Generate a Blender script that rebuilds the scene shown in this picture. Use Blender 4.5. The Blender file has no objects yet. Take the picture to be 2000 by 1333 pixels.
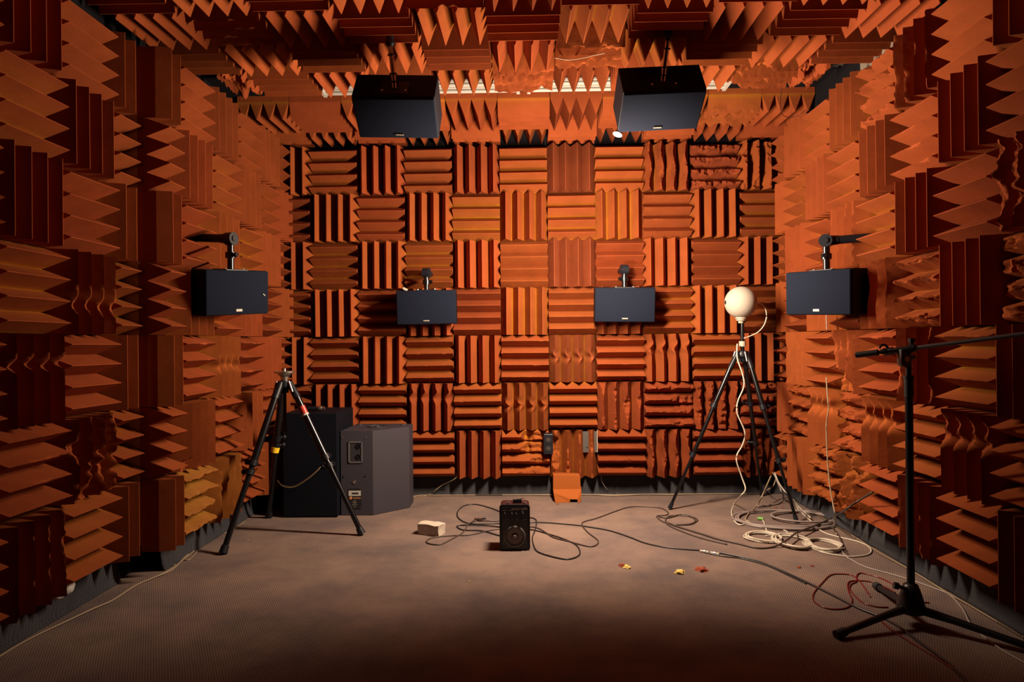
import bpy, bmesh, math, random
from mathutils import Vector, Matrix, noise
PI = math.pi
S = 0.305            # one foam tile = one working unit = 30.5 cm
col = bpy.context.scene.collection
D = bpy.data
# ------------------------------------------------------------------ camera
F_PX, EYE = 1335.0, 3.27
cd = D.cameras.new('camera'); cam = D.objects.new('camera', cd); col.objects.link(cam)
cd.sensor_width = 36.0; cd.lens = F_PX / 2000 * 36.0; cd.clip_start = 0.01
CM = Matrix.Rotation(math.radians(1.16), 4, 'Z') @ Matrix.Rotation(PI/2 + math.radians(.065), 4, 'X') @ Matrix.Rotation(math.radians(-.53), 4, 'Z')
cam.matrix_world = Matrix.Translation((0, 0, EYE*S)) @ CM
bpy.context.scene.camera = cam
# ------------------------------------------------------------------ world and light
w = D.worlds.new('world'); bpy.context.scene.world = w; w.use_nodes = True
w.node_tree.nodes['Background'].inputs[0].default_value = (.20, .28, .6, 1)
w.node_tree.nodes['Background'].inputs[1].default_value = .01
ld = D.lights.new('strip_lamp', 'POINT'); ld.energy = 56; ld.color = (1, .78, .56); ld.shadow_soft_size = .055
for i in range(5):                       # the photographer's upright strip lamp
    lamp = D.objects.new('strip_lamp', ld); col.objects.link(lamp); lamp.location = Vector((1.0, 10.7, 4.0+.42*i))*S
ld.use_nodes = True
nt = ld.node_tree; em = nt.nodes['Emission']
tc = nt.nodes.new('ShaderNodeTexCoord'); # added shaping, no hood: full output forwards, darkened backwards and to near floor
def lamp_falloff(axis, pts, door=False):
    d_ = nt.nodes.new('ShaderNodeVectorMath'); d_.operation = 'DOT_PRODUCT'; src_ = tc.outputs['Normal']
    if door:      # made-up cutoff along a gentle arc, fading the near floor like a vignette
        k_ = nt.nodes.new('ShaderNodeVectorMath'); k_.operation = 'MULTIPLY'; k_.inputs[1].default_value = (.58, 1, 1); nt.links.new(src_, k_.inputs[0])
        n_ = nt.nodes.new('ShaderNodeVectorMath'); n_.operation = 'NORMALIZE'; nt.links.new(k_.outputs[0], n_.inputs[0]); src_ = n_.outputs[0]
    nt.links.new(src_, d_.inputs[0]); d_.inputs[1].default_value = Vector(axis).normalized()
    mm = nt.nodes.new('ShaderNodeMapRange'); mm.inputs[1].default_value = -1; mm.inputs[2].default_value = 1
    m_ = nt.nodes.new('ShaderNodeFloatCurve'); cv = m_.mapping.curves[0]
    for i, (u, v) in enumerate(pts):
        p = cv.points[i] if i < 2 else cv.points.new((u+1)/2, v)
        p.location = ((u+1)/2, v)
    m_.mapping.update()
    nt.links.new(d_.outputs['Value'], mm.inputs[0]); nt.links.new(mm.outputs[0], m_.inputs['Value']); return m_.outputs[0]
f1 = lamp_falloff((0, -.8, -.6), ((-1, 1), (.35, 1), (.5, .9), (.62, .79), (.70, .75), (.784, .57), (.847, .41), (.891, .23), (.924, .09), (.95, .02), (.968, .01), (1, 0)), True)
f2 = lamp_falloff((0, -1, 0), ((-1, 1), (-.5, .95), (-.2, .92), (.12, .90), (.25, .87), (.36, .84), (.44, .79), (.51, .72), (.58, .60), (.75, .28), (1, .02)))
ml = nt.nodes.new('ShaderNodeMath'); ml.operation = 'MULTIPLY'; nt.links.new(f1, ml.inputs[0]); nt.links.new(f2, ml.inputs[1]); f3 = lamp_falloff((0, 0, 1), ((-1, 1), (.15, 1), (.45, .95), (.62, .8), (.8, .56), (1, .45))); m5 = nt.nodes.new('ShaderNodeMath'); m5.operation = 'MULTIPLY'; nt.links.new(ml.outputs[0], m5.inputs[0]); nt.links.new(f3, m5.inputs[1]); ml = m5; nt.links.new(ml.outputs[0], em.inputs['Strength'])
vs = bpy.context.scene.view_settings
vs.view_transform = 'Standard'; vs.look = 'None'; vs.gamma = 1; vs.use_curve_mapping = False; vs.exposure = 0.0

# ------------------------------------------------------------------ helpers
def tag(o, label=None, cat=None, group=None, kind=None):
    if label: o['label'] = label
    if cat: o['category'] = cat
    if group: o['group'] = group
    if kind: o['kind'] = kind
    return o
def px(x, y, Y=None, Z=None, X=None):
    """a photo pixel seen on the plane of depth Y, height Z or side X, in tile units"""
    d = CM.to_3x3() @ Vector(((x-1000)/F_PX, (666.5-y)/F_PX, -1.0))
    if Y is not None: t = Y/d.y
    elif Z is not None: t = (Z-EYE)/d.z
    else: t = X/d.x
    return Vector((0, 0, EYE)) + d*t
def gp(x, y, z=.02): return px(x, y, Z=z)
def link(name, me, parent=None, mat=None, loc=None):
    o = D.objects.new(name, me); col.objects.link(o)
    if mat: me.materials.append(mat)
    if parent: o.parent = parent
    if loc is not None: o.location = Vector(loc)*S
    return o
def mesh_from(verts, faces, name='m', smooth=False):
    me = D.meshes.new(name); me.from_pydata([tuple(Vector(v)*S) for v in verts], [], faces); me.update()
    if smooth: me.shade_smooth()
    return me
def bm_obj(name, bm, mat, parent=None, smooth=None, bevel=0):
    if bevel:
        bmesh.ops.bevel(bm, geom=[e for e in bm.edges if e.calc_face_angle(0) > .5], offset=bevel, segments=2, profile=.5, affect='EDGES')
    bmesh.ops.scale(bm, vec=(S, S, S), verts=bm.verts)
    bmesh.ops.recalc_face_normals(bm, faces=bm.faces)
    me = D.meshes.new(name); bm.to_mesh(me); bm.free()
    if smooth: 
        me.shade_smooth()
        try: me.set_sharp_from_angle(angle=math.radians(smooth))
        except Exception: pass
    return link(name, me, parent, mat)
def empty(name, loc, M=None):
    o = D.objects.new(name, None); col.objects.link(o); o.empty_display_size = .05
    if M is not None: o.matrix_world = Matrix.Translation(Vector(loc)*S) @ M.to_4x4()
    else: o.location = Vector(loc)*S
    return o
def box(bm, c, s, M=None):
    r = bmesh.ops.create_cube(bm, size=1)['verts']
    bmesh.ops.scale(bm, vec=s, verts=r)
    if M is not None: bmesh.ops.transform(bm, matrix=M.to_4x4(), verts=r)
    bmesh.ops.translate(bm, vec=c, verts=r)
    return r
def rod(bm, a, b, r0, r1=None, n=16, caps=True):
    a = Vector(a); b = Vector(b); d = b-a
    r1 = r0 if r1 is None else r1
    vs_ = bmesh.ops.create_cone(bm, cap_ends=caps, segments=n, radius1=r0, radius2=r1, depth=d.length)['verts']
    bmesh.ops.transform(bm, matrix=Matrix.Translation((a+b)/2) @ d.to_track_quat('Z', 'Y').to_matrix().to_4x4(), verts=vs_)
    return vs_
def lathe(bm, prof, n=24, M=None):
    """prof: list of (radius, height) revolved round Z"""
    rings = []
    M = M or Matrix.Identity(4)
    for r, h in prof:
        rings.append([bm.verts.new(M @ Vector((r*math.cos(2*PI*i/n), r*math.sin(2*PI*i/n), h))) for i in range(n)] if r > 1e-6 else [bm.verts.new(M @ Vector((0, 0, h)))])
    for A, B in zip(rings, rings[1:]):
        for i in range(n):
            j = (i+1) % n
            q = [A[i % len(A)], A[j % len(A)], B[j % len(B)], B[i % len(B)]]
            u = []
            for v in q:
                if v not in u: u.append(v)
            if len(u) > 2: bm.faces.new(u)
def extrude_poly(bm, pts, z0, z1):
    a = [bm.verts.new((p[0], p[1], z0)) for p in pts]; b = [bm.verts.new((p[0], p[1], z1)) for p in pts]
    bm.faces.new(a[::-1]); bm.faces.new(b); n = len(pts)
    for i in range(n): bm.faces.new((a[i], a[(i+1) % n], b[(i+1) % n], b[i]))
def cable(name, pts, r, mat, parent=None, n=7, res=5, cyc=False):
    """a tube swept along a smooth curve through pts (tile units)"""
    P = [Vector(p) for p in pts]; out = []
    m = len(P)
    rng = range(m if cyc else m-1)
    for i in rng:
        p0 = P[(i-1) % m] if (cyc or i > 0) else P[0]; p1 = P[i]; p2 = P[(i+1) % m]; p3 = P[(i+2) % m] if (cyc or i+2 < m) else P[m-1]
        for k in range(res):
            t = k/res
            out.append(.5*((2*p1)+(p2-p0)*t+(2*p0-5*p1+4*p2-p3)*t*t+(3*p1-p0-3*p2+p3)*t**3))
    if not cyc: out.append(P[-1])
    vs_, fs = [], []
    up = Vector((0, 0, 1)); N = len(out)
    for i, p in enumerate(out):
        a = out[(i-1) % N] if (cyc or i) else out[0]; b = out[(i+1) % N] if (cyc or i < N-1) else out[-1]
        t = (b-a).normalized() if (b-a).length > 1e-9 else Vector((1, 0, 0))
        u = up.cross(t)
        if u.length < .1: u = Vector((1, 0, 0)).cross(t)
        u.normalize(); v = t.cross(u)
        for k in range(n):
            an = 2*PI*k/n; vs_.append(p + r*(math.cos(an)*u+math.sin(an)*v))
    for i in range(N if cyc else N-1):
        for k in range(n):
            j = (i+1) % N
            fs.append((i*n+k, i*n+(k+1) % n, j*n+(k+1) % n, j*n+k))
    if not cyc: fs += [tuple(range(n))[::-1], tuple((N-1)*n+k for k in range(n))]
    return link(name, mesh_from(vs_, fs, name, True), parent, mat)
def text(name, s, size, mat, parent, M, depth=.002, font_scale=(1, 1)):
    cu = D.curves.new(name, 'FONT'); cu.body = s; cu.size = size*S; cu.extrude = depth*S; cu.align_x = 'CENTER'; cu.align_y = 'CENTER'
    t = D.objects.new(name, cu); col.objects.link(t)
    bpy.context.view_layer.update()
    me = D.meshes.new_from_object(t); D.objects.remove(t); D.curves.remove(cu)
    for v in me.vertices: v.co.x *= font_scale[0]; v.co.y *= font_scale[1]
    me.materials.clear(); o = link(name, me, parent, mat)
    M = M.copy(); M.translation = M.translation*S; o.matrix_local = M
    return o
# ------------------------------------------------------------------ materials
def new_mat(name):
    m = D.materials.new(name); m.use_nodes = True
    return m, m.node_tree, m.node_tree.nodes['Principled BSDF']
def nd(nt, t, **k):
    n = nt.nodes.new('ShaderNode'+t)
    for a, b in k.items():
        if a in ('operation', 'blend_type', 'data_type', 'interpolation_type', 'noise_dimensions', 'feature', 'wave_type', 'bands_direction', 'wave_profile'): setattr(n, a, b)
        else: n.inputs[a].default_value = b
    return n
def simple(name, c, rough=.5, metal=0, bump=0, scale=200, spec=.5, var=0):
    m, nt, b = new_mat(name); L = nt.links.new
    b.inputs['Base Color'].default_value = (*c, 1); b.inputs['Roughness'].default_value = rough
    b.inputs['Metallic'].default_value = metal; b.inputs['Specular IOR Level'].default_value = spec
    if bump or var:
        tcn = nd(nt, 'TexCoord'); nz = nd(nt, 'TexNoise', Scale=scale, Detail=4); L(tcn.outputs['Object'], nz.inputs['Vector'])
        if bump:
            bp = nd(nt, 'Bump', Strength=bump, Distance=.002); L(nz.outputs['Fac'], bp.inputs['Height']); L(bp.outputs[0], b.inputs['Normal'])
        if var:
            mx = nd(nt, 'MixRGB', blend_type='MULTIPLY'); mx.inputs[0].default_value = var; mx.inputs[1].default_value = (*c, 1)
            L(nz.outputs['Fac'], mx.inputs[2]); L(mx.outputs[0], b.inputs['Base Color'])
    return m
def foam_material():
    m, nt, b = new_mat('orange_foam'); L = nt.links.new
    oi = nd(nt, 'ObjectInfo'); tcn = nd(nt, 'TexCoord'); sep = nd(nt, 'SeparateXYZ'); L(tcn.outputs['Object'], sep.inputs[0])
    # weathering plus painted-in bounce light by depth: unfaded yellow-orange foam low in the grooves, rusty brown at the old exposed ridges
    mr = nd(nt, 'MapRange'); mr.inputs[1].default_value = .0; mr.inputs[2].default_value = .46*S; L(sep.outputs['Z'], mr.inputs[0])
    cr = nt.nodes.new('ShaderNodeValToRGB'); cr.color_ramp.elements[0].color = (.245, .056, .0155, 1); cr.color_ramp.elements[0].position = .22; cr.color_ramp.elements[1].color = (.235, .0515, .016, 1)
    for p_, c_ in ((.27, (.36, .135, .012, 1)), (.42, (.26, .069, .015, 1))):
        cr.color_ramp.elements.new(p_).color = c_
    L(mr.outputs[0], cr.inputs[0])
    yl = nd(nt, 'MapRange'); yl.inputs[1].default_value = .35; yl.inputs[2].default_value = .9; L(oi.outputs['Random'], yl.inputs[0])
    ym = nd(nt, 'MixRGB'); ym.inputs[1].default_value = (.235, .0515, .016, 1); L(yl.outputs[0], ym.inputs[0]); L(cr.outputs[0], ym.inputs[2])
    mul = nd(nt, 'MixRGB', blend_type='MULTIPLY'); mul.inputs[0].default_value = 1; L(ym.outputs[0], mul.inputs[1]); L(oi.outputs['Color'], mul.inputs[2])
    geo = nd(nt, 'NewGeometry')
    n1 = nd(nt, 'TexNoise', Scale=7, Detail=5, Roughness=.6); L(geo.outputs['Position'], n1.inputs['Vector'])
    r1 = nd(nt, 'MapRange'); r1.inputs[1].default_value = .3; r1.inputs[2].default_value = .7; r1.inputs[3].default_value = .86; r1.inputs[4].default_value = 1.1; L(n1.outputs['Fac'], r1.inputs[0])
    m2 = nd(nt, 'MixRGB', blend_type='MULTIPLY'); m2.inputs[0].default_value = 1; L(mul.outputs[0], m2.inputs[1]); L(r1.outputs[0], m2.inputs[2])
    # pores and pale specks
    n2 = nd(nt, 'TexNoise', Scale=900, Detail=2); L(geo.outputs['Position'], n2.inputs['Vector'])
    vo = nd(nt, 'TexVoronoi', Scale=160); L(geo.outputs['Position'], vo.inputs['Vector'])
    sp = nd(nt, 'MapRange'); sp.inputs[1].default_value = .10; sp.inputs[2].default_value = .05; sp.inputs[3].default_value = 0; sp.inputs[4].default_value = .35; L(vo.outputs['Distance'], sp.inputs[0])
    m3 = nd(nt, 'MixRGB'); L(sp.outputs[0], m3.inputs[0]); L(m2.outputs[0], m3.inputs[1]); m3.inputs[2].default_value = (.55, .25, .12, 1)
    L(m3.outputs[0], b.inputs['Base Color'])
    bp = nd(nt, 'Bump', Strength=.35, Distance=.0012); L(n2.outputs['Fac'], bp.inputs['Height'])
    bp2 = nd(nt, 'Bump', Strength=.25, Distance=.01); L(n1.outputs['Fac'], bp2.inputs['Height']); L(bp.outputs[0], bp2.inputs['Normal'])
    # torn tiles (object alpha 0) are crumbly and pitted near the ridges
    n3 = nd(nt, 'TexNoise', Scale=190, Detail=5, Roughness=.7); L(geo.outputs['Position'], n3.inputs['Vector'])
    n4 = nd(nt, 'TexNoise', Scale=9, Detail=2); L(geo.outputs['Position'], n4.inputs['Vector'])
    msk = nd(nt, 'MapRange'); msk.inputs[1].default_value = .5; msk.inputs[2].default_value = .62; L(n4.outputs['Fac'], msk.inputs[0])
    hz = nd(nt, 'MapRange'); hz.inputs[1].default_value = .16*S; hz.inputs[2].default_value = .34*S; L(sep.outputs['Z'], hz.inputs[0])
    inv = nd(nt, 'Math', operation='SUBTRACT'); inv.inputs[0].default_value = 1; L(oi.outputs['Alpha'], inv.inputs[1])
    k1 = nd(nt, 'Math', operation='MULTIPLY'); L(inv.outputs[0], k1.inputs[0]); L(msk.outputs[0], k1.inputs[1])
    k2 = nd(nt, 'Math', operation='MULTIPLY'); L(k1.outputs[0], k2.inputs[0]); L(hz.outputs[0], k2.inputs[1])
    bp3 = nd(nt, 'Bump', Distance=.006); L(k2.outputs[0], bp3.inputs['Strength']); L(n3.outputs['Fac'], bp3.inputs['Height']); L(bp2.outputs[0], bp3.inputs['Normal'])
    L(bp3.outputs[0], b.inputs['Normal'])
    b.inputs['Roughness'].default_value = 1; b.inputs['Specular IOR Level'].default_value = .05
    return m
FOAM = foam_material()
def carpet_material(name='woven_carpet', cols=((.135, .100, .096, 1), (.232, .158, .130, 1))):
    m, nt, b = new_mat(name); L = nt.links.new
    geo = nd(nt, 'NewGeometry'); P = geo.outputs['Position']
    mp = nt.nodes.new('ShaderNodeMapping'); mp.inputs['Rotation'].default_value = (0, 0, .0); wn = nd(nt, 'TexNoise', Scale=40, Detail=3); L(P, wn.inputs['Vector']); wv = nd(nt, 'VectorMath', operation='SCALE'); wv.inputs['Scale'].default_value = .0014; L(wn.outputs['Color'], wv.inputs[0]); wa = nd(nt, 'VectorMath', operation='ADD'); L(P, wa.inputs[0]); L(wv.outputs[0], wa.inputs[1]); L(wa.outputs[0], mp.inputs[0])
    # loop rows: product of two sines, offset every other row
    sx = nd(nt, 'SeparateXYZ'); L(mp.outputs[0], sx.inputs[0])
    def M(op, a, bb=None):
        n = nd(nt, 'Math', operation=op)
        for i, v in enumerate((a, bb)):
            if v is None: continue
            if isinstance(v, (int, float)): n.inputs[i].default_value = v
            else: L(v, n.inputs[i])
        return n.outputs[0]
    fr = 2*PI/.0088
    a = M('SINE', M('MULTIPLY', M('ADD', sx.outputs[0], sx.outputs[2]), fr))
    yz = M('ADD', sx.outputs[1], sx.outputs[2])
    c = M('SINE', M('MULTIPLY', M('SUBTRACT', yz, M('MULTIPLY', sx.outputs[0], .0)), fr*.55))
    pat = M('ADD', M('MULTIPLY', M('MULTIPLY', a, c), .5), .5)
    n1 = nd(nt, 'TexNoise', Scale=2.2, Detail=6, Roughness=.65); L(P, n1.inputs['Vector'])
    n2 = nd(nt, 'TexNoise', Scale=500, Detail=2); L(P, n2.inputs['Vector'])
    base = nt.nodes.new('ShaderNodeValToRGB'); e = base.color_ramp.elements
    e[0].position = .36; e[0].color = cols[0]; e[1].position = .62; e[1].color = cols[1]; L(n1.outputs['Fac'], base.inputs[0])
    pr = nd(nt, 'MapRange'); pr.inputs[1].default_value = .15; pr.inputs[2].default_value = .8; pr.inputs[3].default_value = .58; pr.inputs[4].default_value = 1.12; L(pat, pr.inputs[0])
    nr = nd(nt, 'MapRange'); nr.inputs[1].default_value = .3; nr.inputs[2].default_value = .7; nr.inputs[3].default_value = .75; nr.inputs[4].default_value = 1.25; L(n2.outputs['Fac'], nr.inputs[0])
    q = nd(nt, 'MixRGB', blend_type='MULTIPLY'); q.inputs[0].default_value = 1; L(base.outputs[0], q.inputs[1]); L(pr.outputs[0], q.inputs[2])
    q2 = nd(nt, 'MixRGB', blend_type='MULTIPLY'); q2.inputs[0].default_value = 1; L(q.outputs[0], q2.inputs[1]); L(nr.outputs[0], q2.inputs[2])
    L(q2.outputs[0], b.inputs['Base Color']); b.inputs['Roughness'].default_value = 1; b.inputs['Specular IOR Level'].default_value = .1
    bp = nd(nt, 'Bump', Strength=.45, Distance=.0018); L(pat, bp.inputs['Height']); L(bp.outputs[0], b.inputs['Normal'])
    return m
CARPET = carpet_material()
CARPET_EDGE = carpet_material('shaded_clean_carpet', ((.035, .035, .043, 1), (.055, .052, .058, 1)))  # cleaner grey carpet, with the shade under the tiles painted into its colour
DARKWALL = simple('dark_painted_board', (.009, .008, .010), .9, spec=.03)
BROWNBOARD = simple('brown_board', (.42, .30, .16), .8, var=.4, scale=20)
BLACK = simple('black_plastic', (.008, .0085, .013), .4, spec=.3)
CLOTH = simple('dark_grey_grille_cloth', (.007, .0092, .018), .9, bump=.3, scale=900, spec=.06)
BLACKPAINT = simple('black_painted_wood', (.003, .0038, .008), .6, bump=.15, scale=300, spec=.15)
GREYPAINT = simple('textured_grey_paint', (.038, .033, .044), .6, bump=.2, spec=.3, scale=420, var=.2)
STEEL = simple('worn_steel', (.6, .57, .52), .35, 1)
ALU = simple('dark_anodised_tube', (.04, .04, .046), .24, .9)
CHROME = simple('chromed_pole', (.55, .53, .5), .22, 1)
WHITE = simple('white_paint', (.42, .40, .37), .6)
CREAM = simple('cream_plastic', (.38, .32, .25), .55)
RED = simple('red_plastic', (.45, .04, .03), .35)
YELLOW = simple('yellow_tape', (.85, .55, .02), .5)
# ------------------------------------------------------------------ foam tiles
DW, BASE = .34, .12
def prof_h(y):
    t = ((y+.5) % .25)/.25
    return BASE + DW*(1-abs(t-.5)*2)
def tile_mesh(lx=(-.5, .5), ly=(-.5, .5), dmg=None, seed=0):
    e = .004
    x0, x1 = lx[0]+e, lx[1]-e; y0, y1 = ly[0]+e, ly[1]-e
    if dmg is None:
        ys = {y0, y1}
        for i in range(5):
            v = -.5+.25*i; ys.add(v)
            if i < 4: ys.add(v+.121); ys.add(v+.129)
        ys = sorted(y for y in ys if y0-1e-9 <= y <= y1+1e-9)
        def H(x, y):
            h = prof_h(y); return min(h, BASE+DW*.97)
        xs = [x0, x1]
        hs = {(i, j): H(x, y) for i, x in enumerate(xs) for j, y in enumerate(ys)}
        yy = {(i, j): y for i in range(2) for j, y in enumerate(ys)}
    else:
        nx = 34
        xs = [x0+(x1-x0)*i/nx for i in range(nx+1)]
        us = [0, .25, .45, .62, .76, .87, .95, 1]
        rnd = random.Random(seed)
        cols_ = []
        for wdg in range(4):
            v0 = -.5+.25*wdg
            for u in us[:-1]: cols_.append((wdg, u, -1))
            cols_.append((wdg, 1, -1))
            for u in us[::-1][1:-1]: cols_.append((wdg, u, 1))
        cols_.append((3, 0, 1))
        ph = [rnd.uniform(-1, 1) for _ in range(8)]
        hs, yy = {}, {}
        for i, x in enumerate(xs):
            for j, (wd, u, sd) in enumerate(cols_):
                yc = -.5+.25*wd+.125
                sh = 0; cut = 0
                if 'wave' in dmg:
                    A, fx = dmg['wave']; sh += A*math.sin(fx*(x+.5)*2*PI+ph[0]*2+.5*ph[wd])*math.sin(PI*(x+.5))**.5 if abs(x) < .5 else 0
                if 'notch' in dmg:
                    A, xn, wn = dmg['notch']; g = math.exp(-((x-xn-.02*ph[wd])/wn)**2); g2 = math.exp(-((x-xn-1.9*wn)/wn)**2)
                    sh += A*(g-.7*g2); cut += abs(A)*1.5*(g+.4*g2)
                if 'torn' in dmg:
                    A = dmg['torn']
                    nval = noise.noise(Vector((x*3+seed*3.1, wd*2.7+ph[1]*5, seed)))+.5*noise.noise(Vector((x*11, wd*3.1+seed, 5)))
                    cut += max(0, A*(nval*1.6+dmg.get('bias', .1)))
                if 'chunk' in dmg:
                    for (cx_, cw, cy, ch, dep) in dmg['chunk']:
                        g = max(0, 1-((x-cx_)/cw)**2-((yc-cy)/ch)**2)
                        cut += dep*min(1, g*2.2+(.3*noise.noise(Vector((x*14, wd, seed))) if g > 0 else 0))
                cut = min(cut, DW+BASE-.04)
                y = yc + sd*(1-u)*.125 + sh*u
                h = BASE + DW*.985*u
                top = BASE+DW-cut
                if h > top:
                    k = (h-top)/max(DW, .01)
                    h = top - .10*k*cut/DW + .03*min(1, cut*8)*noise.noise(Vector((x*16+seed, y*24, 3)))
                    y += .007*min(1, cut*8)*noise.noise(Vector((x*20, y*30+seed, 9)))
                if dmg.get('rough'):
                    h += dmg['rough']*u*noise.noise(Vector((x*26+seed, y*40, 7)))
                    y += dmg['rough']*.7*u*noise.noise(Vector((x*30, y*30+seed, 1)))
                hs[i, j] = max(.03, h); yy[i, j] = y
        ys = cols_
    nx1, ny1 = len(xs), len(ys)
    V, Fc = [], []
    for i, x in enumerate(xs):
        for j in range(ny1):
            V.append((x, min(max(yy[i, j], y0), y1), hs[i, j]))
    for i in range(nx1-1):
        for j in range(ny1-1):
            Fc.append((i*ny1+j, (i+1)*ny1+j, (i+1)*ny1+j+1, i*ny1+j+1))
    b = len(V); V += [(x0, y0, 0), (x1, y0, 0), (x1, y1, 0), (x0, y1, 0)]
    Fc.append((b, b+3)+tuple(j for j in range(ny1-1, -1, -1)))                                # end x0
    Fc.append((b+1,)+tuple((nx1-1)*ny1+j for j in range(ny1))+(b+2,))
    Fc.append((b, )+tuple(i*ny1 for i in range(nx1))+(b+1,))
    Fc.append((b+3, b+2)+tuple(i*ny1+ny1-1 for i in range(nx1-1, -1, -1)))
    Fc.append((b, b+1, b+2, b+3))
    me = mesh_from(V, Fc, 'foam_tile')
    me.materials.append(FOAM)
    bm = bmesh.new(); bm.from_mesh(me); bmesh.ops.recalc_face_normals(bm, faces=bm.faces); bm.to_mesh(me); bm.free()
    if dmg: me.shade_smooth(); me.set_sharp_from_angle(angle=math.radians(42))
    return me
_cache = {}
def get_tile(lx, ly, dmg, seed):
    k = (lx, ly, repr(dmg), seed if dmg else 0)
    if k not in _cache: _cache[k] = tile_mesh(lx, ly, dmg, seed)
    return _cache[k]
FRAMES = {  # columns: local x, local y, local z (into the room)
    'back': Matrix(((1, 0, 0), (0, 0, -1), (0, 1, 0))),
    'left': Matrix(((0, 0, 1), (1, 0, 0), (0, 1, 0))),
    'right': Matrix(((0, 0, -1), (-1, 0, 0), (0, 1, 0))),
    'ceiling': Matrix(((1, 0, 0), (0, -1, 0), (0, 0, -1))),
}
rt = random.Random(5)
def tile(parent, wall, c, V=False, dmg=None, seed=0, tint=None, a=(-.5, .5), b=(-.5, .5), sc=(1, 1), loose=0):
    """a, b: extent kept along the wall's first and second axis (before V turns the ridges)"""
    lx, ly = (b, a) if V else (a, b)
    me = get_tile(lx if not V else (b[0], b[1]), ly if not V else (-a[1], -a[0]), dmg, seed)
    o = D.objects.new('foam_tile', me); col.objects.link(o)
    Rv = Matrix.Rotation(PI/2, 3, 'Z') if V else Matrix.Identity(3)
    Sc = Matrix.Diagonal((sc[0], sc[1], 1))
    jit = Matrix.Rotation(math.radians(rt.uniform(-.35, .35)+loose), 3, 'Z')
    o.matrix_world = Matrix.Translation(Vector(c)*S) @ (FRAMES[wall] @ jit @ Sc @ Rv).to_4x4()
    o.parent = parent; 
    g = rt.uniform(.9, 1.08); t = tint or (g, g*rt.uniform(.93, 1.07), g)
    o.color = (*t, 0 if dmg and dmg.get('torn', 0) > .08 else 1)
    return o
# damage recipes, as read off the photograph tile by tile
WV = {'wave': (.03, 1.3), 'torn': .10, 'bias': .1, 'rough': .015}
HEAVY = {'torn': .18, 'bias': .3, 'rough': .035, 'wave': (.02, 2)}
MID = {'torn': .15, 'bias': .12, 'rough': .012}
LIGHT = {'torn': .05, 'bias': -.08, 'rough': .004}
FAT = {'torn': .16, 'bias': 1.0, 'rough': .02, 'wave': (.012, 1.6)}
NOTCH = {'notch': (.05, .18, .07), 'rough': .003}
DENT = {'notch': (-.05, .0, .06), 'rough': .003}
MELT = {'notch': (.085, .17, .085), 'wave': (.008, 1.2), 'rough': .003}
XL_N, XL_F, XR, YB, ZC = -5.71, -5.34, 5.51, 14.66, 8.03
ROW0 = 3.41
def rowz(r): return ROW0 + r + .5          # r = -3 .. 3
def slab(name, c, s, mat, kind='structure', parent=None):
    bm = bmesh.new(); box(bm, c, s); o = bm_obj(name, bm, mat, parent)
    if kind: o['kind'] = kind
    return o
YF = -1.2
floor = slab('floor', (0, (YF+YB)/2, -.1), (13, YB-YF+.6, .2), CARPET)
ceiling = slab('ceiling', (0, (YF+YB)/2, ZC+.1), (13, YB-YF+.6, .2), DARKWALL)
wall_back = slab('wall_back', (0, YB+.1, 4), (13, .2, 8.4), DARKWALL)
wall_left = slab('wall_left', (XL_N-.1, (YF+YB)/2, 4), (.2, YB-YF, 8.4), DARKWALL)
wall_right = slab('wall_right', (XR+.1, (YF+YB)/2, 4), (.2, YB-YF, 8.4), DARKWALL)
wall_front = slab('wall_front', (0, YF-.1, 4), (13, .2, 8.4), DARKWALL)
DY0 = 9.33
door = slab('door_1', ((XL_N+XL_F)/2, (DY0+YB)/2, 3.95), (XL_F-XL_N, YB-DY0, 6.9), BROWNBOARD)
slab('trim_1', (XR-.02, 10.7, 7.6), (.05, 1.0, .9), simple('bare_plaster', (.22, .17, .13), .9, var=.4, scale=12))
# back wall ---------------------------------------------------------
BROWN = (.86, .92, 1.1); RUST = (.80, .72, .8)
bd = {(3, 3): (WV, RUST), (4, 3): (HEAVY, (.8, .75, .9)), (0, -1): (LIGHT, None), (1, -1): (DENT, BROWN), (2, -1): (LIGHT, None), (0, -2): (DENT, None), (2, -2): (MID, RUST),
      (3, -2): (MID, RUST), (4, -2): (HEAVY, RUST), (5, -2): (HEAVY, RUST), (0, -3): ({'chunk': [(.25, .4, .2, .4, .2)], 'torn': .1, 'rough': .006}, None),
      (1, -3): ({'chunk': [(.05, .35, .38, .2, .22)], 'torn': .08, 'rough': .006}, None), (3, -3): (WV, RUST), (5, -3): (HEAVY, (.6, .5, .5)), (2, -3): (LIGHT, RUST),
      (-1, -2): (LIGHT, None), (-2, -2): (NOTCH, None), (-2, -1): (LIGHT, None), (4, -3): (LIGHT, RUST), (5, 3): (MID, None), (5, 0): (LIGHT, None), (3, 2): (LIGHT, None), (3, -1): (NOTCH, None),
      (1, 3): (None, BROWN), (1, 1): (None, BROWN), (1, 2): (None, (1, 1, 1.05)), (0, 1): (None, (1.05, 1.18, 1)), (0, 2): (None, None), (-1, 2): (None, (1.02, 1.1, 1)), (1, 0): (None, (1.03, 1.15, 1)), (-5, 2): (LIGHT, None)}
for c in range(-5, 6):
    for r in range(-3, 4):
        V = (c+r) % 2 == 0
        dm, ti = bd.get((c, r), (None, None))
        tile(wall_back, 'back', (c-.02, YB, rowz(r)), V, dm, seed=c*7+r+50, tint=ti)
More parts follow.
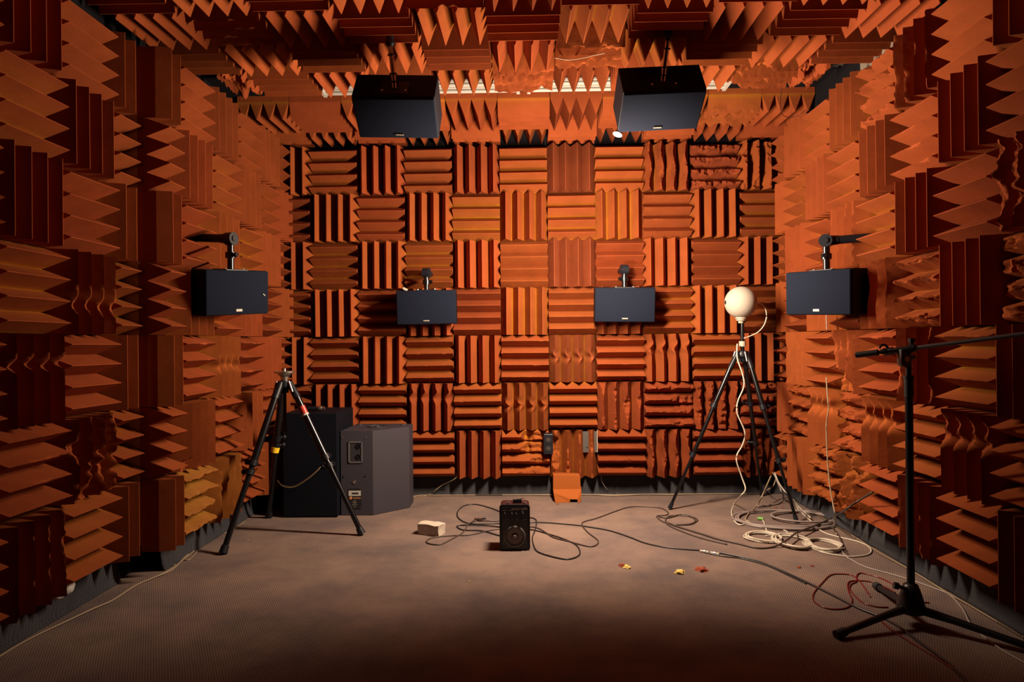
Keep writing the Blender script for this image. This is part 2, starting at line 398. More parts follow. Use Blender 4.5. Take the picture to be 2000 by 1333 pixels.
# left wall, near part, and the padded door -------------------------
lefts = [('n', 5.38, 0), ('n', 6.34, 1), ('n', 7.32, 2), ('n', 8.30, 3)]
ld_ = {(1, 1): {'torn': .06, 'bias': .1, 'rough': .02}, (3, 0): {'notch': (.04, -.15, .08), 'rough': .004}, (2, -1): {'notch': (.05, .15, .05), 'rough': .004}, (3, -2): MID, (2, -2): {'chunk': [(.1, .3, .1, .3, .05)], 'rough': .006}, (2, -3): LIGHT}
for kind_, y, k in lefts:
    for r in range(-3, 4):
        V = (k+r) % 2 == 1                       # third column (k=3): H where r is odd
        dm = ld_.get((k, r))
        tile(wall_left, 'left', (XL_N, y, rowz(r)), V, dm, seed=k*11+r+90, sc=(.975, 1))
y = 9.29
for r in range(-3, 4):                           # half-width column before the door
    tile(wall_left, 'left', (XL_N, 9.29, rowz(r)), (4+r) % 2 == 1, {'chunk': [(.2, .2, 0, 2, .1)]} if False else None, a=(-.5, .06), sc=(.975, 1))
for r in range(-3, 4):
    tile(door, 'left', (XL_F, 9.29, rowz(r)), (4+r) % 2 == 1, None, a=(.045, .49), sc=(.975, 1))
YEL = (1.05, 1.7, 1.3)
dd = {(1, -3): (FAT | {'torn': .05, 'bias': .7}, YEL), (2, -3): ({'wave': (.02, 1), 'torn': .05, 'bias': .2}, (1.0, 1.45, 1)), (1, -1): (LIGHT, None), (2, -1): (DENT, (1.05, 1.15, 1)), (3, -1): (LIGHT, None),
      (1, -2): ({'chunk': [(-.5, .2, .4, .3, .15)]}, None), (3, 1): (None, (1.05, 1.12, 1)), (2, 1): (None, (1.05, 1.1, 1))}
for k in range(1, 6):
    y = 9.79+.98*k-.5
    for r in range(-3, 4):
        V = (k+r) % 2 == 1
        dm, ti = dd.get((k, r), (None, None))
        a = (-.5, .5) if k < 5 else (-.5, .40)
        tile(door, 'left', (XL_F, y, rowz(r)), V, dm if k < 5 else None, seed=k*13+r+140, tint=ti, a=a, sc=(.98, 1))
# right wall ---------------------------------------------------------
rd = {(0, 0): FAT, (0, 1): {'wave': (.05, 1.0), 'torn': .12, 'bias': .3, 'rough': .02}, (2, 0): HEAVY | {'bias': .05}, (3, 0): {'wave': (.04, 1.2), 'rough': .012}, (2, 3): LIGHT, (2, 2): LIGHT, (3, 3): MID, (1, -1): LIGHT, (2, -1): LIGHT, (3, -1): LIGHT,
      (4, -1): {'chunk': [(-.42, .3, .3, .5, .2)], 'torn': .06, 'rough': .012}, (6, -1): LIGHT, (1, -2): MELT, (2, -2): LIGHT, (3, -2): MELT, (4, -2): FAT, (5, -2): MELT, (6, -2): HEAVY,
      (4, -3): HEAVY | {'bias': .6}, (5, -3): HEAVY, (3, -3): LIGHT, (2, -3): LIGHT, (0, -2): LIGHT, (4, 0): LIGHT, (4, 1): LIGHT}
for k in range(-1, 8):
    y = 6.60+.99*k+.495
    for r in range(-3, 4):
        V = (k+r) % 2 == 1
        a = (-.5, .5) if k < 7 else (-.1, .5)
        tile(wall_right, 'right', (XR, y, rowz(r)), V, rd.get((k, r)) if k < 7 else None, seed=k*17+r+200, a=a, sc=(.985, 1))
# ceiling --------------------------------------------------------------
cdm = {(3, 0): {'torn': .09, 'bias': .25, 'rough': .035}, (2, 1): {'torn': .12, 'bias': .0, 'rough': .01, 'chunk': [(.2, .4, .5, .12, .12)]}, (3, 4): MID, (5, 4): MID, (1, -4): LIGHT, (0, -1): LIGHT}
crow = [(6.4, 0), (7.4, 1), (8.4, 2), (9.4, 3), (10.42, 4), (11.43, 5), (13.5, 7), (14.5, 8)]
for y, k in crow:
    for c in range(-5, 6):
        half = k == 5 and c in (-5, 5)
        V = (c + k) % 2 == 0
        dm = cdm.get((k-2, c))
        a, b = (-.5, .5), ((-.5, .5) if k < 8 else (-.14, .5))
        if half: a, dm = ((.05, .5) if c < 0 else (-.5, -.12)), HEAVY
        tint = (1.05, 1.25, 1.0) if k in (7,) and abs(c) < 3 else None
        tile(ceiling, 'ceiling', (c, y, ZC-(.09 if k == 8 else 0)), V, dm, seed=k*19+c+300, a=a, b=b, tint=None)
# carpet turned up the foot of the walls ------------------------------------
def skirting(name, p0, p1, n_in, h, seed):
    """carpet running up the wall from p0 to p1, sagging in soft folds; n_in points into the room"""
    p0 = Vector(p0); p1 = Vector(p1); n_in = Vector(n_in); L_ = (p1-p0).length; N = int(L_*14)
    prof = [(.07, .008), (.05, .03), (.03, .09), (.012, .2), (.0, .34), (.0, h)]
    V, Fc = [], []
    for i in range(N+1):
        t = i/N; c = p0.lerp(p1, t)
        for j, (o_, z) in enumerate(prof):
            f = .045*(noise.noise(Vector((t*L_*1.6+seed, 0, 0)))+.6*noise.noise(Vector((t*L_*5+seed, 3, 0))))*(1 if 0 < j < 4 else .35)
            V.append(c + n_in*(o_+.03+max(0, f)) + Vector((0, 0, z)))
    m = len(prof)
    for i in range(N):
        for j in range(m-1): Fc.append((i*m+j, i*m+j+1, (i+1)*m+j+1, (i+1)*m+j))
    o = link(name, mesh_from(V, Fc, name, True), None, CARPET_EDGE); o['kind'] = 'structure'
    so = o.modifiers.new('thickness', 'SOLIDIFY'); so.thickness = -.006
    return o
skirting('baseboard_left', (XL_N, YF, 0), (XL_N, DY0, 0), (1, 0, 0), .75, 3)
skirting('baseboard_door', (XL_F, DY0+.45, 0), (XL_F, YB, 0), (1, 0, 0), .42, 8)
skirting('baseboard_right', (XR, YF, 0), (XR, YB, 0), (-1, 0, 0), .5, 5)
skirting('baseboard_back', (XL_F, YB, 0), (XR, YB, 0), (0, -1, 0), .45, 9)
# ------------------------------------------------------------------ ceiling gap: light fittings and grille
def ceiling_light(x, label):
    e = empty('ceiling_light', (x, 12.60, ZC))
    tag(e, label, 'light', 'unlit strip lights in the ceiling gap')
    bm = bmesh.new(); box(bm, (0, 0, -.02), (3.78, .5, .04)); bm_obj('housing', bm, WHITE, e)
    bm = bmesh.new(); box(bm, (0, -.05, -.05), (3.7, .09, .02)); bm_obj('centre_ridge', bm, simple('grey_enamel', (.35, .32, .28), .5), e)
    for dy in (-.19, .14):
        bm = bmesh.new(); rod(bm, (-1.8, dy, -.075), (1.8, dy, -.075), .032, n=14); bm_obj('tube', bm, WHITE, e, smooth=40)
    for dx in (-1.82, 1.82):
        bm = bmesh.new(); box(bm, (dx, 0, -.07), (.06, .5, .07)); bm_obj('end_cap', bm, WHITE, e)
ceiling_light(-1.92, 'white unlit strip light in the ceiling gap on the left side of the room')
ceiling_light(1.92, 'white unlit strip light in the ceiling gap on the right side of the room')
g = empty('ceiling_vent', (5.0, 11.43, ZC))
tag(g, 'dark slatted ventilation grille where a foam tile is missing in the right ceiling corner', 'vent')
VENT = simple('dark_vent_metal', (.10, .08, .07), .5)
bm = bmesh.new()
for sx, sy, lx_, ly_ in ((0, .46, 1, .06), (0, -.46, 1, .06), (.46, 0, .06, .98), (-.46, 0, .06, .98)): box(bm, (sx, sy, -.03), (lx_, ly_, .06))
bm_obj('frame', bm, VENT, g)
for i in range(11):
    bm = bmesh.new(); box(bm, (0, -.40+.08*i, -.035), (.88, .012, .055), Matrix.Rotation(.6, 3, 'X')); bm_obj('slat', bm, VENT, g)
# ------------------------------------------------------------------ wall and ceiling loudspeakers
GH, GW = .69, .69*1.735
def pose(a, b, c): return (Matrix.Rotation(math.radians(a), 3, 'Z') @ Matrix.Rotation(math.radians(b), 3, 'X') @ Matrix.Rotation(math.radians(c), 3, 'Y'))
BADGE_L = simple('pale_badge', (.75, .66, .55), .5); BADGE_D = simple('dark_badge', (.02, .02, .02), .4); BADGE_T = simple('badge_lettering', (.6, .5, .4), .5); BADGE_DT = simple('badge_dark_lettering', (.22, .15, .12), .5)
def surround(c, rot, label, group, d, arm, pale, badge_x=0.0):
    M = pose(*rot)
    e = empty('loudspeaker', c, M); tag(e, label, 'loudspeaker', group)
    bm = bmesh.new(); box(bm, (0, .05+(d-.05)/2, 0), (GW, d-.05, GH)); bm_obj('cabinet', bm, BLACKPAINT, e, bevel=.012)
    # grille with softly rounded side edges
    bm = bmesh.new(); box(bm, (0, .03, 0), (GW-.01, .06, GH-.01))
    bm_obj('grille', bm, CLOTH, e, smooth=50, bevel=.022)
    bm = bmesh.new(); box(bm, (badge_x, -.004, -GH/2+.075), (.115, .014, .034)); b_ = bm_obj('badge', bm, BADGE_L if pale else BADGE_D, e, bevel=.003)
    text('lettering', 'YAMAHA', .030, BADGE_DT if pale else BADGE_T, b_, Matrix.Translation((badge_x, -.0125, -GH/2+.075)) @ Matrix.Rotation(PI/2, 4, 'X'), .0006, (1.0, 1))
    # bracket, built upright in the room and parented to the speaker
    Mi = (Matrix.Translation(Vector(c)) @ M.to_4x4()).inverted()
    def L_(p): return Mi @ Vector(p)
    up = Vector((0, 0, 1))
    f = Vector(c) + M @ Vector((0, d*.42, GH/2+.0))
    bm = bmesh.new(); box(bm, Mi @ f, (.42, .30, .025)); pl = bm_obj('mount_plate', bm, BLACK, e, bevel=.006)
    for dx in (-.17, .17):
        bm = bmesh.new(); lathe(bm, [(.018, 0), (.018, .012), (0, .018)], 8, Matrix.Translation((Mi @ f)+Vector((dx, -.08, .012))))
        bm_obj('screw', bm, STEEL, pl)
    return e, f, Mi
def wall_bracket(e, f, Mi, h, back, knob_side):
    """upright pole with a ribbed knuckle, then an arm running back into the foam"""
    top = f + Vector((0, 0, h)); bk = top + Vector(back)
    T = lambda p: Mi @ Vector(p)
    bm = bmesh.new(); rod(bm, T(f), T(top-Vector((0, 0, .06))), .05); bm_obj('pole', bm, ALU, e, smooth=40)
    mid = f.lerp(top, .48)
    bm = bmesh.new(); rod(bm, T(mid-Vector((0, 0, .05))), T(mid+Vector((0, 0, .04))), .078); rod(bm, T(mid), T(mid+Vector(knob_side)*.13), .035); bm_obj('collar', bm, ALU, e, smooth=40)
    bm = bmesh.new(); ks = Vector(knob_side).normalized()*.085
    ks *= .8; rod(bm, T(top-ks), T(top+ks), .10, n=24); rod(bm, T(top-ks*1.25), T(top+ks*1.25), .045, n=12)
    rod(bm, T(top), T(top+Vector(back).normalized()*.17), .085, .07); bm_obj('knuckle', bm, BLACK, e, smooth=40)
    bm = bmesh.new(); rod(bm, T(top), T(bk), .066, .062); bm_obj('arm', bm, BLACK, e, smooth=40)
G1 = 'dark loudspeakers hung round the room'
e, f, Mi = surround((-4.406, 10.426, 4.064), (64.5, 5, -3.8), 'dark grey loudspeaker on a bracket on the left wall', G1, .42, None, True)
wall_bracket(e, f, Mi, .48, (-.75, .12, .05), (.9, -.3, 0))
bm = bmesh.new(); box(bm, (.48, -.012, -.03), (.03, .006, .012), Matrix.Rotation(.6, 3, 'Y')); box(bm, (.505, -.012, -.045), (.012, .006, .018)); bm_obj('grille_tear', bm, WHITE, e)
e, f, Mi = surround((-1.995, 13.678, 3.978), (3, 2.2, -.7), 'dark grey loudspeaker on the back wall, left of the middle', G1, .48, None, False)
wall_bracket(e, f, Mi, .36, (0, .75, .04), (.9, -.2, 0))
bm = bmesh.new(); box(bm, (-.42, .1, GH/2+.03), (.10, .06, .05), Matrix.Rotation(.5, 3, 'Y')); bm_obj('foam_scrap', bm, CREAM, e, bevel=.01)
e, f, Mi = surround((1.981, 13.644, 3.981), (-3, 6, .8), 'dark grey loudspeaker on the back wall, between the middle and the white ball', G1, .48, None, False)
wall_bracket(e, f, Mi, .36, (0, .75, .04), (-.9, -.2, 0))
e, f, Mi = surround((4.501, 10.67, 3.985), (-62.8, 2.6, 2.2), 'dark grey loudspeaker on a bracket on the right wall', G1, .55, None, True)
wall_bracket(e, f, Mi, .46, (1.0, -.35, .03), (-.6, -.9, 0))
def ceil_pole(e, f, Mi, top):
    T = lambda p: Mi @ Vector(p)
    f = Vector(f); top = Vector(top)
    bm = bmesh.new(); rod(bm, T(f), T(top), .036); bm_obj('pole', bm, CHROME, e, smooth=40)
    for t in (.12, .30, .72, .93):
        p = f.lerp(top, t); q = f.lerp(top, t+.035)
        bm = bmesh.new(); rod(bm, T(p), T(q), .055); bm_obj('collar', bm, ALU, e, smooth=40)
    bm = bmesh.new(); t3 = Vector((top.x, top.y, ZC))
    rod(bm, T(top), T(t3), .05); r_ = bmesh.ops.create_uvsphere(bm, u_segments=14, v_segments=8, radius=.065)['verts']
    bmesh.ops.translate(bm, vec=T(top), verts=r_); bm_obj('ball_joint', bm, BLACK, e, smooth=40)
e, f, Mi = surround((-1.873, 9.971, 6.549), (-2.1, 53.8, 2.6), 'dark loudspeaker tilted down from the ceiling on the left', G1, .59, None, False, .02)
ceil_pole(e, f, Mi, px(762, 84, Z=7.55))
e, f, Mi = surround((2.018, 10.04, 6.608), (6.0, 57.5, -4.6), 'dark loudspeaker tilted down from the ceiling on the right', G1, .60, None, False, -.02)
ceil_pole(e, f, Mi, px(1305, 72, Z=7.55))
# white cone hanging behind the right ceiling loudspeaker
bm = bmesh.new(); c0 = px(1206, 263, Y=10.75)
MC = Matrix.Translation((0, 0, 0)) @ Matrix.Rotation(math.radians(22), 4, 'Y') @ Matrix.Rotation(math.radians(-12), 4, 'X') @ Matrix.Scale(.72, 4)
lathe(bm, [(.0, .30), (.045, .30), (.055, .12), (.10, .03), (.105, 0), (.085, 0), (.035, .09), (.0, .1)], 20, MC)

rod(bm, MC @ Vector((0, 0, .28)), Vector((.22, .1, ZC-c0.z)), .008, n=6)
o = bm_obj('bell_horn', bm, WHITE, None, smooth=40); o.location = c0*S
tag(o, 'small white bell-shaped fitting hanging behind the right ceiling loudspeaker', 'fitting')
# ------------------------------------------------------------------ floor cabinets
e = empty('subwoofer_cabinet', (-4.07, 12.75, 0)); tag(e, 'tall black box cabinet standing in the back left corner', 'cabinet')
bm = bmesh.new(); box(bm, (0, .6, .98+.01), (1.03, 1.2, 1.94)); bm_obj('body', bm, BLACKPAINT, e, bevel=.012)
bm = bmesh.new(); lathe(bm, [(.05, 0), (.05, .012), (.035, .02), (.02, .008), (0, .008)], 20, Matrix.Translation((.27, -.002, .99)) @ Matrix.Rotation(PI/2, 4, 'X')); bm_obj('cable_gland', bm, BLACK, e, smooth=40)
BR = simple('brown_wire', (.16, .08, .04), .5); YW = simple('yellow_wire', (.28, .20, .09), .5)
for i, (m, dz) in enumerate(((YW, .0), (BR, .022))):
    q = [px(x, y, Y=12.75-oy) - Vector((-4.07, 12.75, 0)) for x, y, oy in ((627, 911, .0), (622, 918, .05), (603, 935, .09), (575, 952, .10), (552, 950, .08), (541, 938, .05))]
    q = [v + Vector((0, 0, dz*math.sin(PI*k/5))) for k, v in enumerate(q)]
    cable('loose_wire', q, .0045, m, e)
for x in (-.42, .42):
    for y_ in (.1, 1.1):
        bm = bmesh.new(); lathe(bm, [(0, 0), (.05, 0), (.05, .025), (0, .025)], 12, Matrix.Translation((x, y_, 0))); bm_obj('foot', bm, BLACK, e)
pc = px(618, 803, Z=1.98)
e = empty('cable_connector', pc); tag(e, 'black and steel cable connector lying on the tall black cabinet', 'connector')
bm = bmesh.new(); rod(bm, (-.16, 0, .045), (.04, 0, .045), .04); bm_obj('shell', bm, BLACK, e, smooth=40)
bm = bmesh.new(); rod(bm, (.04, 0, .05), (.10, .0, .05), .05); rod(bm, (.1, 0, .05), (.16, 0, .05), .035); bm_obj('locking_ring', bm, STEEL, e, smooth=40)
# wedge monitor
e = empty('monitor_cabinet', (-3.0, 13.2, 0)); tag(e, 'grey textured wedge-shaped loudspeaker cabinet beside the tall black one', 'cabinet')
o3 = Vector((-3.0, 13.2, 0))
foot = [(-3.53, 12.9), (-2.92, 12.9), (-2.33, 13.5), (-2.33, 13.95), (-2.6, 14.05), (-3.5, 14.05)]
HM = 1.605
bm = bmesh.new(); extrude_poly(bm, [(x-o3.x, y-o3.y) for x, y in foot], .01, HM)
body = bm_obj('body', bm, GREYPAINT, e, bevel=.018)
def fr(x, y, dy=0):                     # a point on the front board of the wedge monitor
    return px(x, y, Y=12.9+dy) - o3
def plate(name, x0, y0, x1, y1, t, mat, par, dy=0, bev=0):
    a = fr(x0, y0); b_ = fr(x1, y1); bm = bmesh.new(); box(bm, ((a.x+b_.x)/2, a.y-t/2-dy, (a.z+b_.z)/2), (abs(b_.x-a.x), t, abs(a.z-b_.z))); return bm_obj(name, bm, mat, par, bevel=bev)
dish = None
DARKIN = simple('dark_recess', (.02, .018, .022), .6)
fm = simple('connector_frame', (.10, .09, .10), .4)
a = fr(680, 863); b_ = fr(708, 905); bm = bmesh.new()
for (cx_, cz_, sx, sz) in (((a.x+b_.x)/2, a.z-.012, abs(b_.x-a.x), .024), ((a.x+b_.x)/2, b_.z+.012, abs(b_.x-a.x), .024), (a.x+.014, (a.z+b_.z)/2, .028, abs(a.z-b_.z)), (b_.x-.01, (a.z+b_.z)/2, .02, abs(a.z-b_.z))):
    box(bm, (cx_, a.y-.006, cz_), (sx, .02, sz))
jp = bm_obj('input_panel', bm, fm, e, bevel=.004)
plate('recess', 682, 865, 707, 903.5, .004, DARKIN, jp)
for yy_ in (872, 893):
    p = fr(700, yy_); bm = bmesh.new(); lathe(bm, [(.055, 0), (.055, .014), (.042, .018), (.038, .006), (.02, .006), (.018, .016), (0, .016)], 20, Matrix.Translation(p) @ Matrix.Rotation(PI/2, 4, 'X')); bm_obj('socket', bm, BLACK, jp, smooth=40)
for x, y in ((669, 855), (714, 855), (671, 932), (713, 931)):
    bm = bmesh.new(); lathe(bm, [(.016, 0), (.014, .008), (0, .01)], 10, Matrix.Translation(fr(x, y)) @ Matrix.Rotation(PI/2, 4, 'X')); bm_obj('screw', bm, STEEL if y < 900 else BLACK, e, smooth=40)
bm = bmesh.new(); lathe(bm, [(.034, 0), (.032, .012), (.02, .014), (.018, .003), (0, .003)], 16, Matrix.Translation(fr(692, 942)) @ Matrix.Rotation(PI/2, 4, 'X')); bm_obj('jack', bm, STEEL, e, smooth=40)
lp = plate('rating_plate', 680.5, 955, 706, 994, .008, simple('black_label', (.012, .012, .014), .35), e)
plate('paper_strip', 681, 959, 705, 969, .003, WHITE, lp, .008)
bm = bmesh.new()
for i in range(13):
    p = fr(688+i*1.0, 964); box(bm, (p.x, p.y-.0125, p.z), (.004 if i % 3 else .007, .002, .034))
bm_obj('barcode', bm, BLACK, lp)['kind'] = 'stuff'
p = fr(685.5, 973); bm = bmesh.new(); rod(bm, (p.x, p.y-.006, p.z), (p.x, p.y-.012, p.z), .028, n=20); bm_obj('round_logo', bm, simple('orange_print', (.55, .22, .08), .5), lp)
p = fr(697.5, 973.5); text('lettering', 'ADAMSON', .030, simple('orange_lettering', (.65, .26, .10), .5), lp, Matrix.Translation((p.x, p.y-.0105, p.z)) @ Matrix.Rotation(PI/2, 4, 'X'), .001, (1, 1.3))
bm = bmesh.new()
for i, (wd, yy_) in enumerate(((.04, 978), (.09, 981), (.06, 983.5), (.10, 986.5), (.05, 990.5))):
    p = fr(693, yy_); box(bm, (p.x, p.y-.0095, p.z), (wd, .002, .006))
bm_obj('small_print', bm, simple('grey_print', (.3, .26, .22), .6), lp)['kind'] = 'stuff'
for x, y in ((682.5, 957), (704, 957), (682.5, 992), (704, 992)):
    bm = bmesh.new(); p = fr(x, y); lathe(bm, [(.008, 0), (.007, .006), (0, .008)], 8, Matrix.Translation((p.x, p.y-.008, p.z)) @ Matrix.Rotation(PI/2, 4, 'X')); bm_obj('rivet', bm, STEEL, lp)
bm = bmesh.new(); lathe(bm, [(.20, 0), (.20, .012), (.15, .018), (.14, .004), (.06, .004), (.055, .02), (0, .02)], 28, Matrix.Translation((.03, .33, HM))); bm_obj('pole_socket', bm, DARKIN, e, smooth=40)
for x, y in ((-.38, .62), (.5, .62)):
    bm = bmesh.new(); lathe(bm, [(.06, 0), (.055, .012), (0, .014)], 16, Matrix.Translation((x, y, HM))); bm_obj('rubber_foot', bm, GREYPAINT, e, smooth=40)
# ------------------------------------------------------------------ small powered monitor
e = empty('monitor_speaker', (-.20, 10.70, 0)); tag(e, 'small black powered monitor speaker standing alone on the carpet', 'loudspeaker')
W2, H2, D2 = .478, .708, .38
MAR = simple('dark_maroon_enamel', (.028, .009, .010), .4, spec=.3)
def rrect(w, h, r, n=5):
    pts = []
    for cx_, cz_, a0 in ((w/2-r, h/2-r, 0), (-w/2+r, h/2-r, 90), (-w/2+r, -h/2+r, 180), (w/2-r, -h/2+r, 270)):
        for i in range(n+1):
            a_ = math.radians(a0+90*i/n); pts.append((cx_+r*math.cos(a_), cz_+r*math.sin(a_)))
    return pts
RX = Matrix.Rotation(PI/2, 4, 'X')
def prism(name, pts, z0, z1, mat, par, c=(0, 0, 0), smooth=None):
    """outline pts in x,z extruded towards the camera from y=-z0 to y=-z1"""
    bm = bmesh.new(); extrude_poly(bm, pts, z0, z1); bmesh.ops.transform(bm, matrix=Matrix.Translation(c) @ RX, verts=bm.verts)
    return bm_obj(name, bm, mat, par, smooth=smooth)
prism('cabinet', rrect(W2-.02, H2-.02, .05), -D2, -.03, MAR, e, (0, 0, H2/2+.005), smooth=40)
prism('bezel', rrect(W2, H2, .045), -.045, 0, BLACK, e, (0, 0, H2/2+.005), smooth=40)
cp = prism('control_panel', rrect(.42, .19, .012), 0, .006, simple('black_panel', (.010, .010, .013), .5), e, (0, 0, .585))
bf = prism('baffle', rrect(.40, .46, .012), 0, .012, simple('grey_black_baffle', (.02, .021, .028), .45), e, (0, 0, .265))
prism('port', rrect(.18, .066, .03), .012, .014, DARKIN, bf, (0, 0, .445))
for x in (-.17, .17):
    for z in (.405, .06):
        bm = bmesh.new(); lathe(bm, [(.015, 0), (.013, .008), (0, .009)], 10, Matrix.Translation((x, -.012, z)) @ RX); bm_obj('screw', bm, BLACK, bf, smooth=40)
CONE = simple('woofer_cone', (.13, .105, .10), .5); SUR = simple('rubber_surround', (.02, .02, .022), .4)
wf = empty('woofer', (0, 0, 0)); wf.parent = e
WM = Matrix.Translation((0, -.012, .225)) @ RX
bm = bmesh.new(); lathe(bm, [(.165, 0), (.165, .012), (.155, .018), (.148, .012)], 40, WM); bm_obj('rim', bm, simple('woofer_rim', (.16, .13, .12), .4), wf, smooth=40)
bm = bmesh.new(); lathe(bm, [(.150, .010), (.145, .026), (.136, .028), (.128, .008)], 40, WM); bm_obj('surround', bm, SUR, wf, smooth=60)
bm = bmesh.new(); lathe(bm, [(.130, .010), (.055, -.03+.036)], 40, WM); bm_obj('cone', bm, CONE, wf, smooth=60)
bm = bmesh.new(); lathe(bm, [(.058, .004), (.052, .012), (.04, .012)], 24, WM); bm_obj('coil_ring', bm, SUR, wf, smooth=60)
bm = bmesh.new(); lathe(bm, [(.042, .008), (.034, .026), (.018, .036), (0, .038)], 24, WM); bm_obj('dust_cap', bm, CONE, wf, smooth=60)
KW = simple('pale_marking', (.7, .62, .55), .5)
for x, z, r in ((-.155, .585, .018), (-.045, .583, .02), (.02, .583, .02), (.12, .59, .03)):
    bm = bmesh.new(); lathe(bm, [(r, 0), (r*.9, .03), (0, .032)], 16, Matrix.Translation((x, -.006, z)) @ RX); k_ = bm_obj('knob', bm, BLACK, cp, smooth=40)
    bm = bmesh.new(); box(bm, (x+r*.25, -.040, z+r*.2), (.006, .003, r*1.1), Matrix.Rotation(-.6, 3, 'Y')); bm_obj('pointer', bm, KW, k_)
bm = bmesh.new()
TXT = lambda s_, x, z, h: text('lettering', s_, h, KW, cp, Matrix.Translation((x, -.0068, z)) @ RX, .0004)
bm.free()
TXT('FOSTEX', .155, .648, .026); TXT('PERSONAL MONITOR', .03, .648, .016); TXT('POWER', -.155, .628, .015); TXT('LINE  MIC', -.045, .628, .015); TXT('BAL', .035, .628, .015); TXT('LEVEL', .125, .628, .015)
for x in (-.10, .155):
    bm = bmesh.new(); rod(bm, (x, .09, H2), (x, .09, H2+.03), .022, n=12); bm_obj('lug', bm, STEEL, e, smooth=40)
bm = bmesh.new(); box(bm, (.04, .17, H2+.03), (.14, .06, .05)); hd = bm_obj('bracket', bm, BLACK, e, bevel=.008)
bm = bmesh.new(); box(bm, (.07, .17, H2+.066), (.17, .05, .016), Matrix.Rotation(-.12, 3, 'Y')); bm_obj('clip', bm, STEEL, hd, bevel=.004)
for x in (-.17, .17):
    for y_ in (.04, .33):
        bm = bmesh.new(); rod(bm, (x, y_, 0), (x, y_, .02), .03, n=10); bm_obj('foot', bm, BLACK, e)
# ------------------------------------------------------------------ white foam block and orange foam offcut
bm = bmesh.new(); Rb = Matrix.Rotation(math.radians(-24), 3, 'Z'); pb = gp(843, 1041)
vv = box(bm, (0, 0, .09), (.42, .25, .18), Rb)
bmesh.ops.subdivide_edges(bm, edges=bm.edges[:], cuts=5, use_grid_fill=True)
for v in bm.verts:
    v.co += Vector((noise.noise(v.co*6), noise.noise(v.co*6+Vector((5, 0, 0))), .7*noise.noise(v.co*7+Vector((0, 7, 0)))))*.022; v.co.z = max(0, v.co.z)
o = bm_obj('foam_block', bm, simple('white_melamine_foam', (.46, .385, .325), .9, bump=.4, scale=300), None, smooth=50, bevel=0)
o.location = (pb.x*S, pb.y*S, 0.001); tag(o, 'white foam block lying on the carpet between cabinet and small speaker', 'foam block')
bm = bmesh.new(); pc = gp(1106, 974)
side = [(0, 0), (-.06, 0), (-.20, .05), (-.20, .14), (-.10, .22), (-.06, .50), (.16, .50), (.16, 0)]       # y, z
xs = [-.27, -.05, .12, .22, .27]
bm2 = bmesh.new()
def col_pts(x, y0, z0, z1, bmx): pass
# front outline in x,z with a notch at the foot, pulled into a bulging lower half
out = [(-.27, .52), (.28, .50), (.285, .30), (.305, .26), (.29, .16), (.27, .0), (.215, .0), (.205, .065), (.06, .065), (.055, .0), (-.24, .0), (-.27, .18)]
n_ = len(out)
def bulge(z): return -.17*max(0, min(1, (.20-z)/.10+.5)) if z < .25 else 0
fr_ = [bm.verts.new((x, .02+bulge(z), z)) for x, z in out]; bk_ = [bm.verts.new((x, .34, z)) for x, z in out]
mid_l = bm.verts.new((-.275, .02, .235)); mid_r = bm.verts.new((.30, .02, .235))
bm.faces.new((fr_[0], fr_[1], fr_[2], fr_[3], mid_r, mid_l)); bm.faces.new((mid_l, mid_r, fr_[4], fr_[7], fr_[8], fr_[11]))
bm.faces.new((fr_[11], fr_[8], fr_[9], fr_[10])); bm.faces.new((fr_[4], fr_[5], fr_[6], fr_[7]))
bm.faces.new(bk_[::-1])
for i in range(n_):
    j = (i+1) % n_
    if i == 3: bm.faces.new((fr_[3], mid_r, fr_[4], bk_[4], bk_[3]))
    elif i == 11: bm.faces.new((fr_[11], mid_l, fr_[0], bk_[0], bk_[11]))
    else: bm.faces.new((fr_[i], fr_[j], bk_[j], bk_[i]))
bm2.free()
o = bm_obj('foam_offcut', bm, simple('fresh_orange_foam', (.30, .082, .020), .95, bump=.3, scale=400, spec=.05), None); o.location = Vector((pc.x, 14.0, 0.004))*S; o.color = (1.1, 1.12, .8, 1)
tag(o, 'orange foam offcut with a square notch standing at the foot of the back wall', 'foam block')
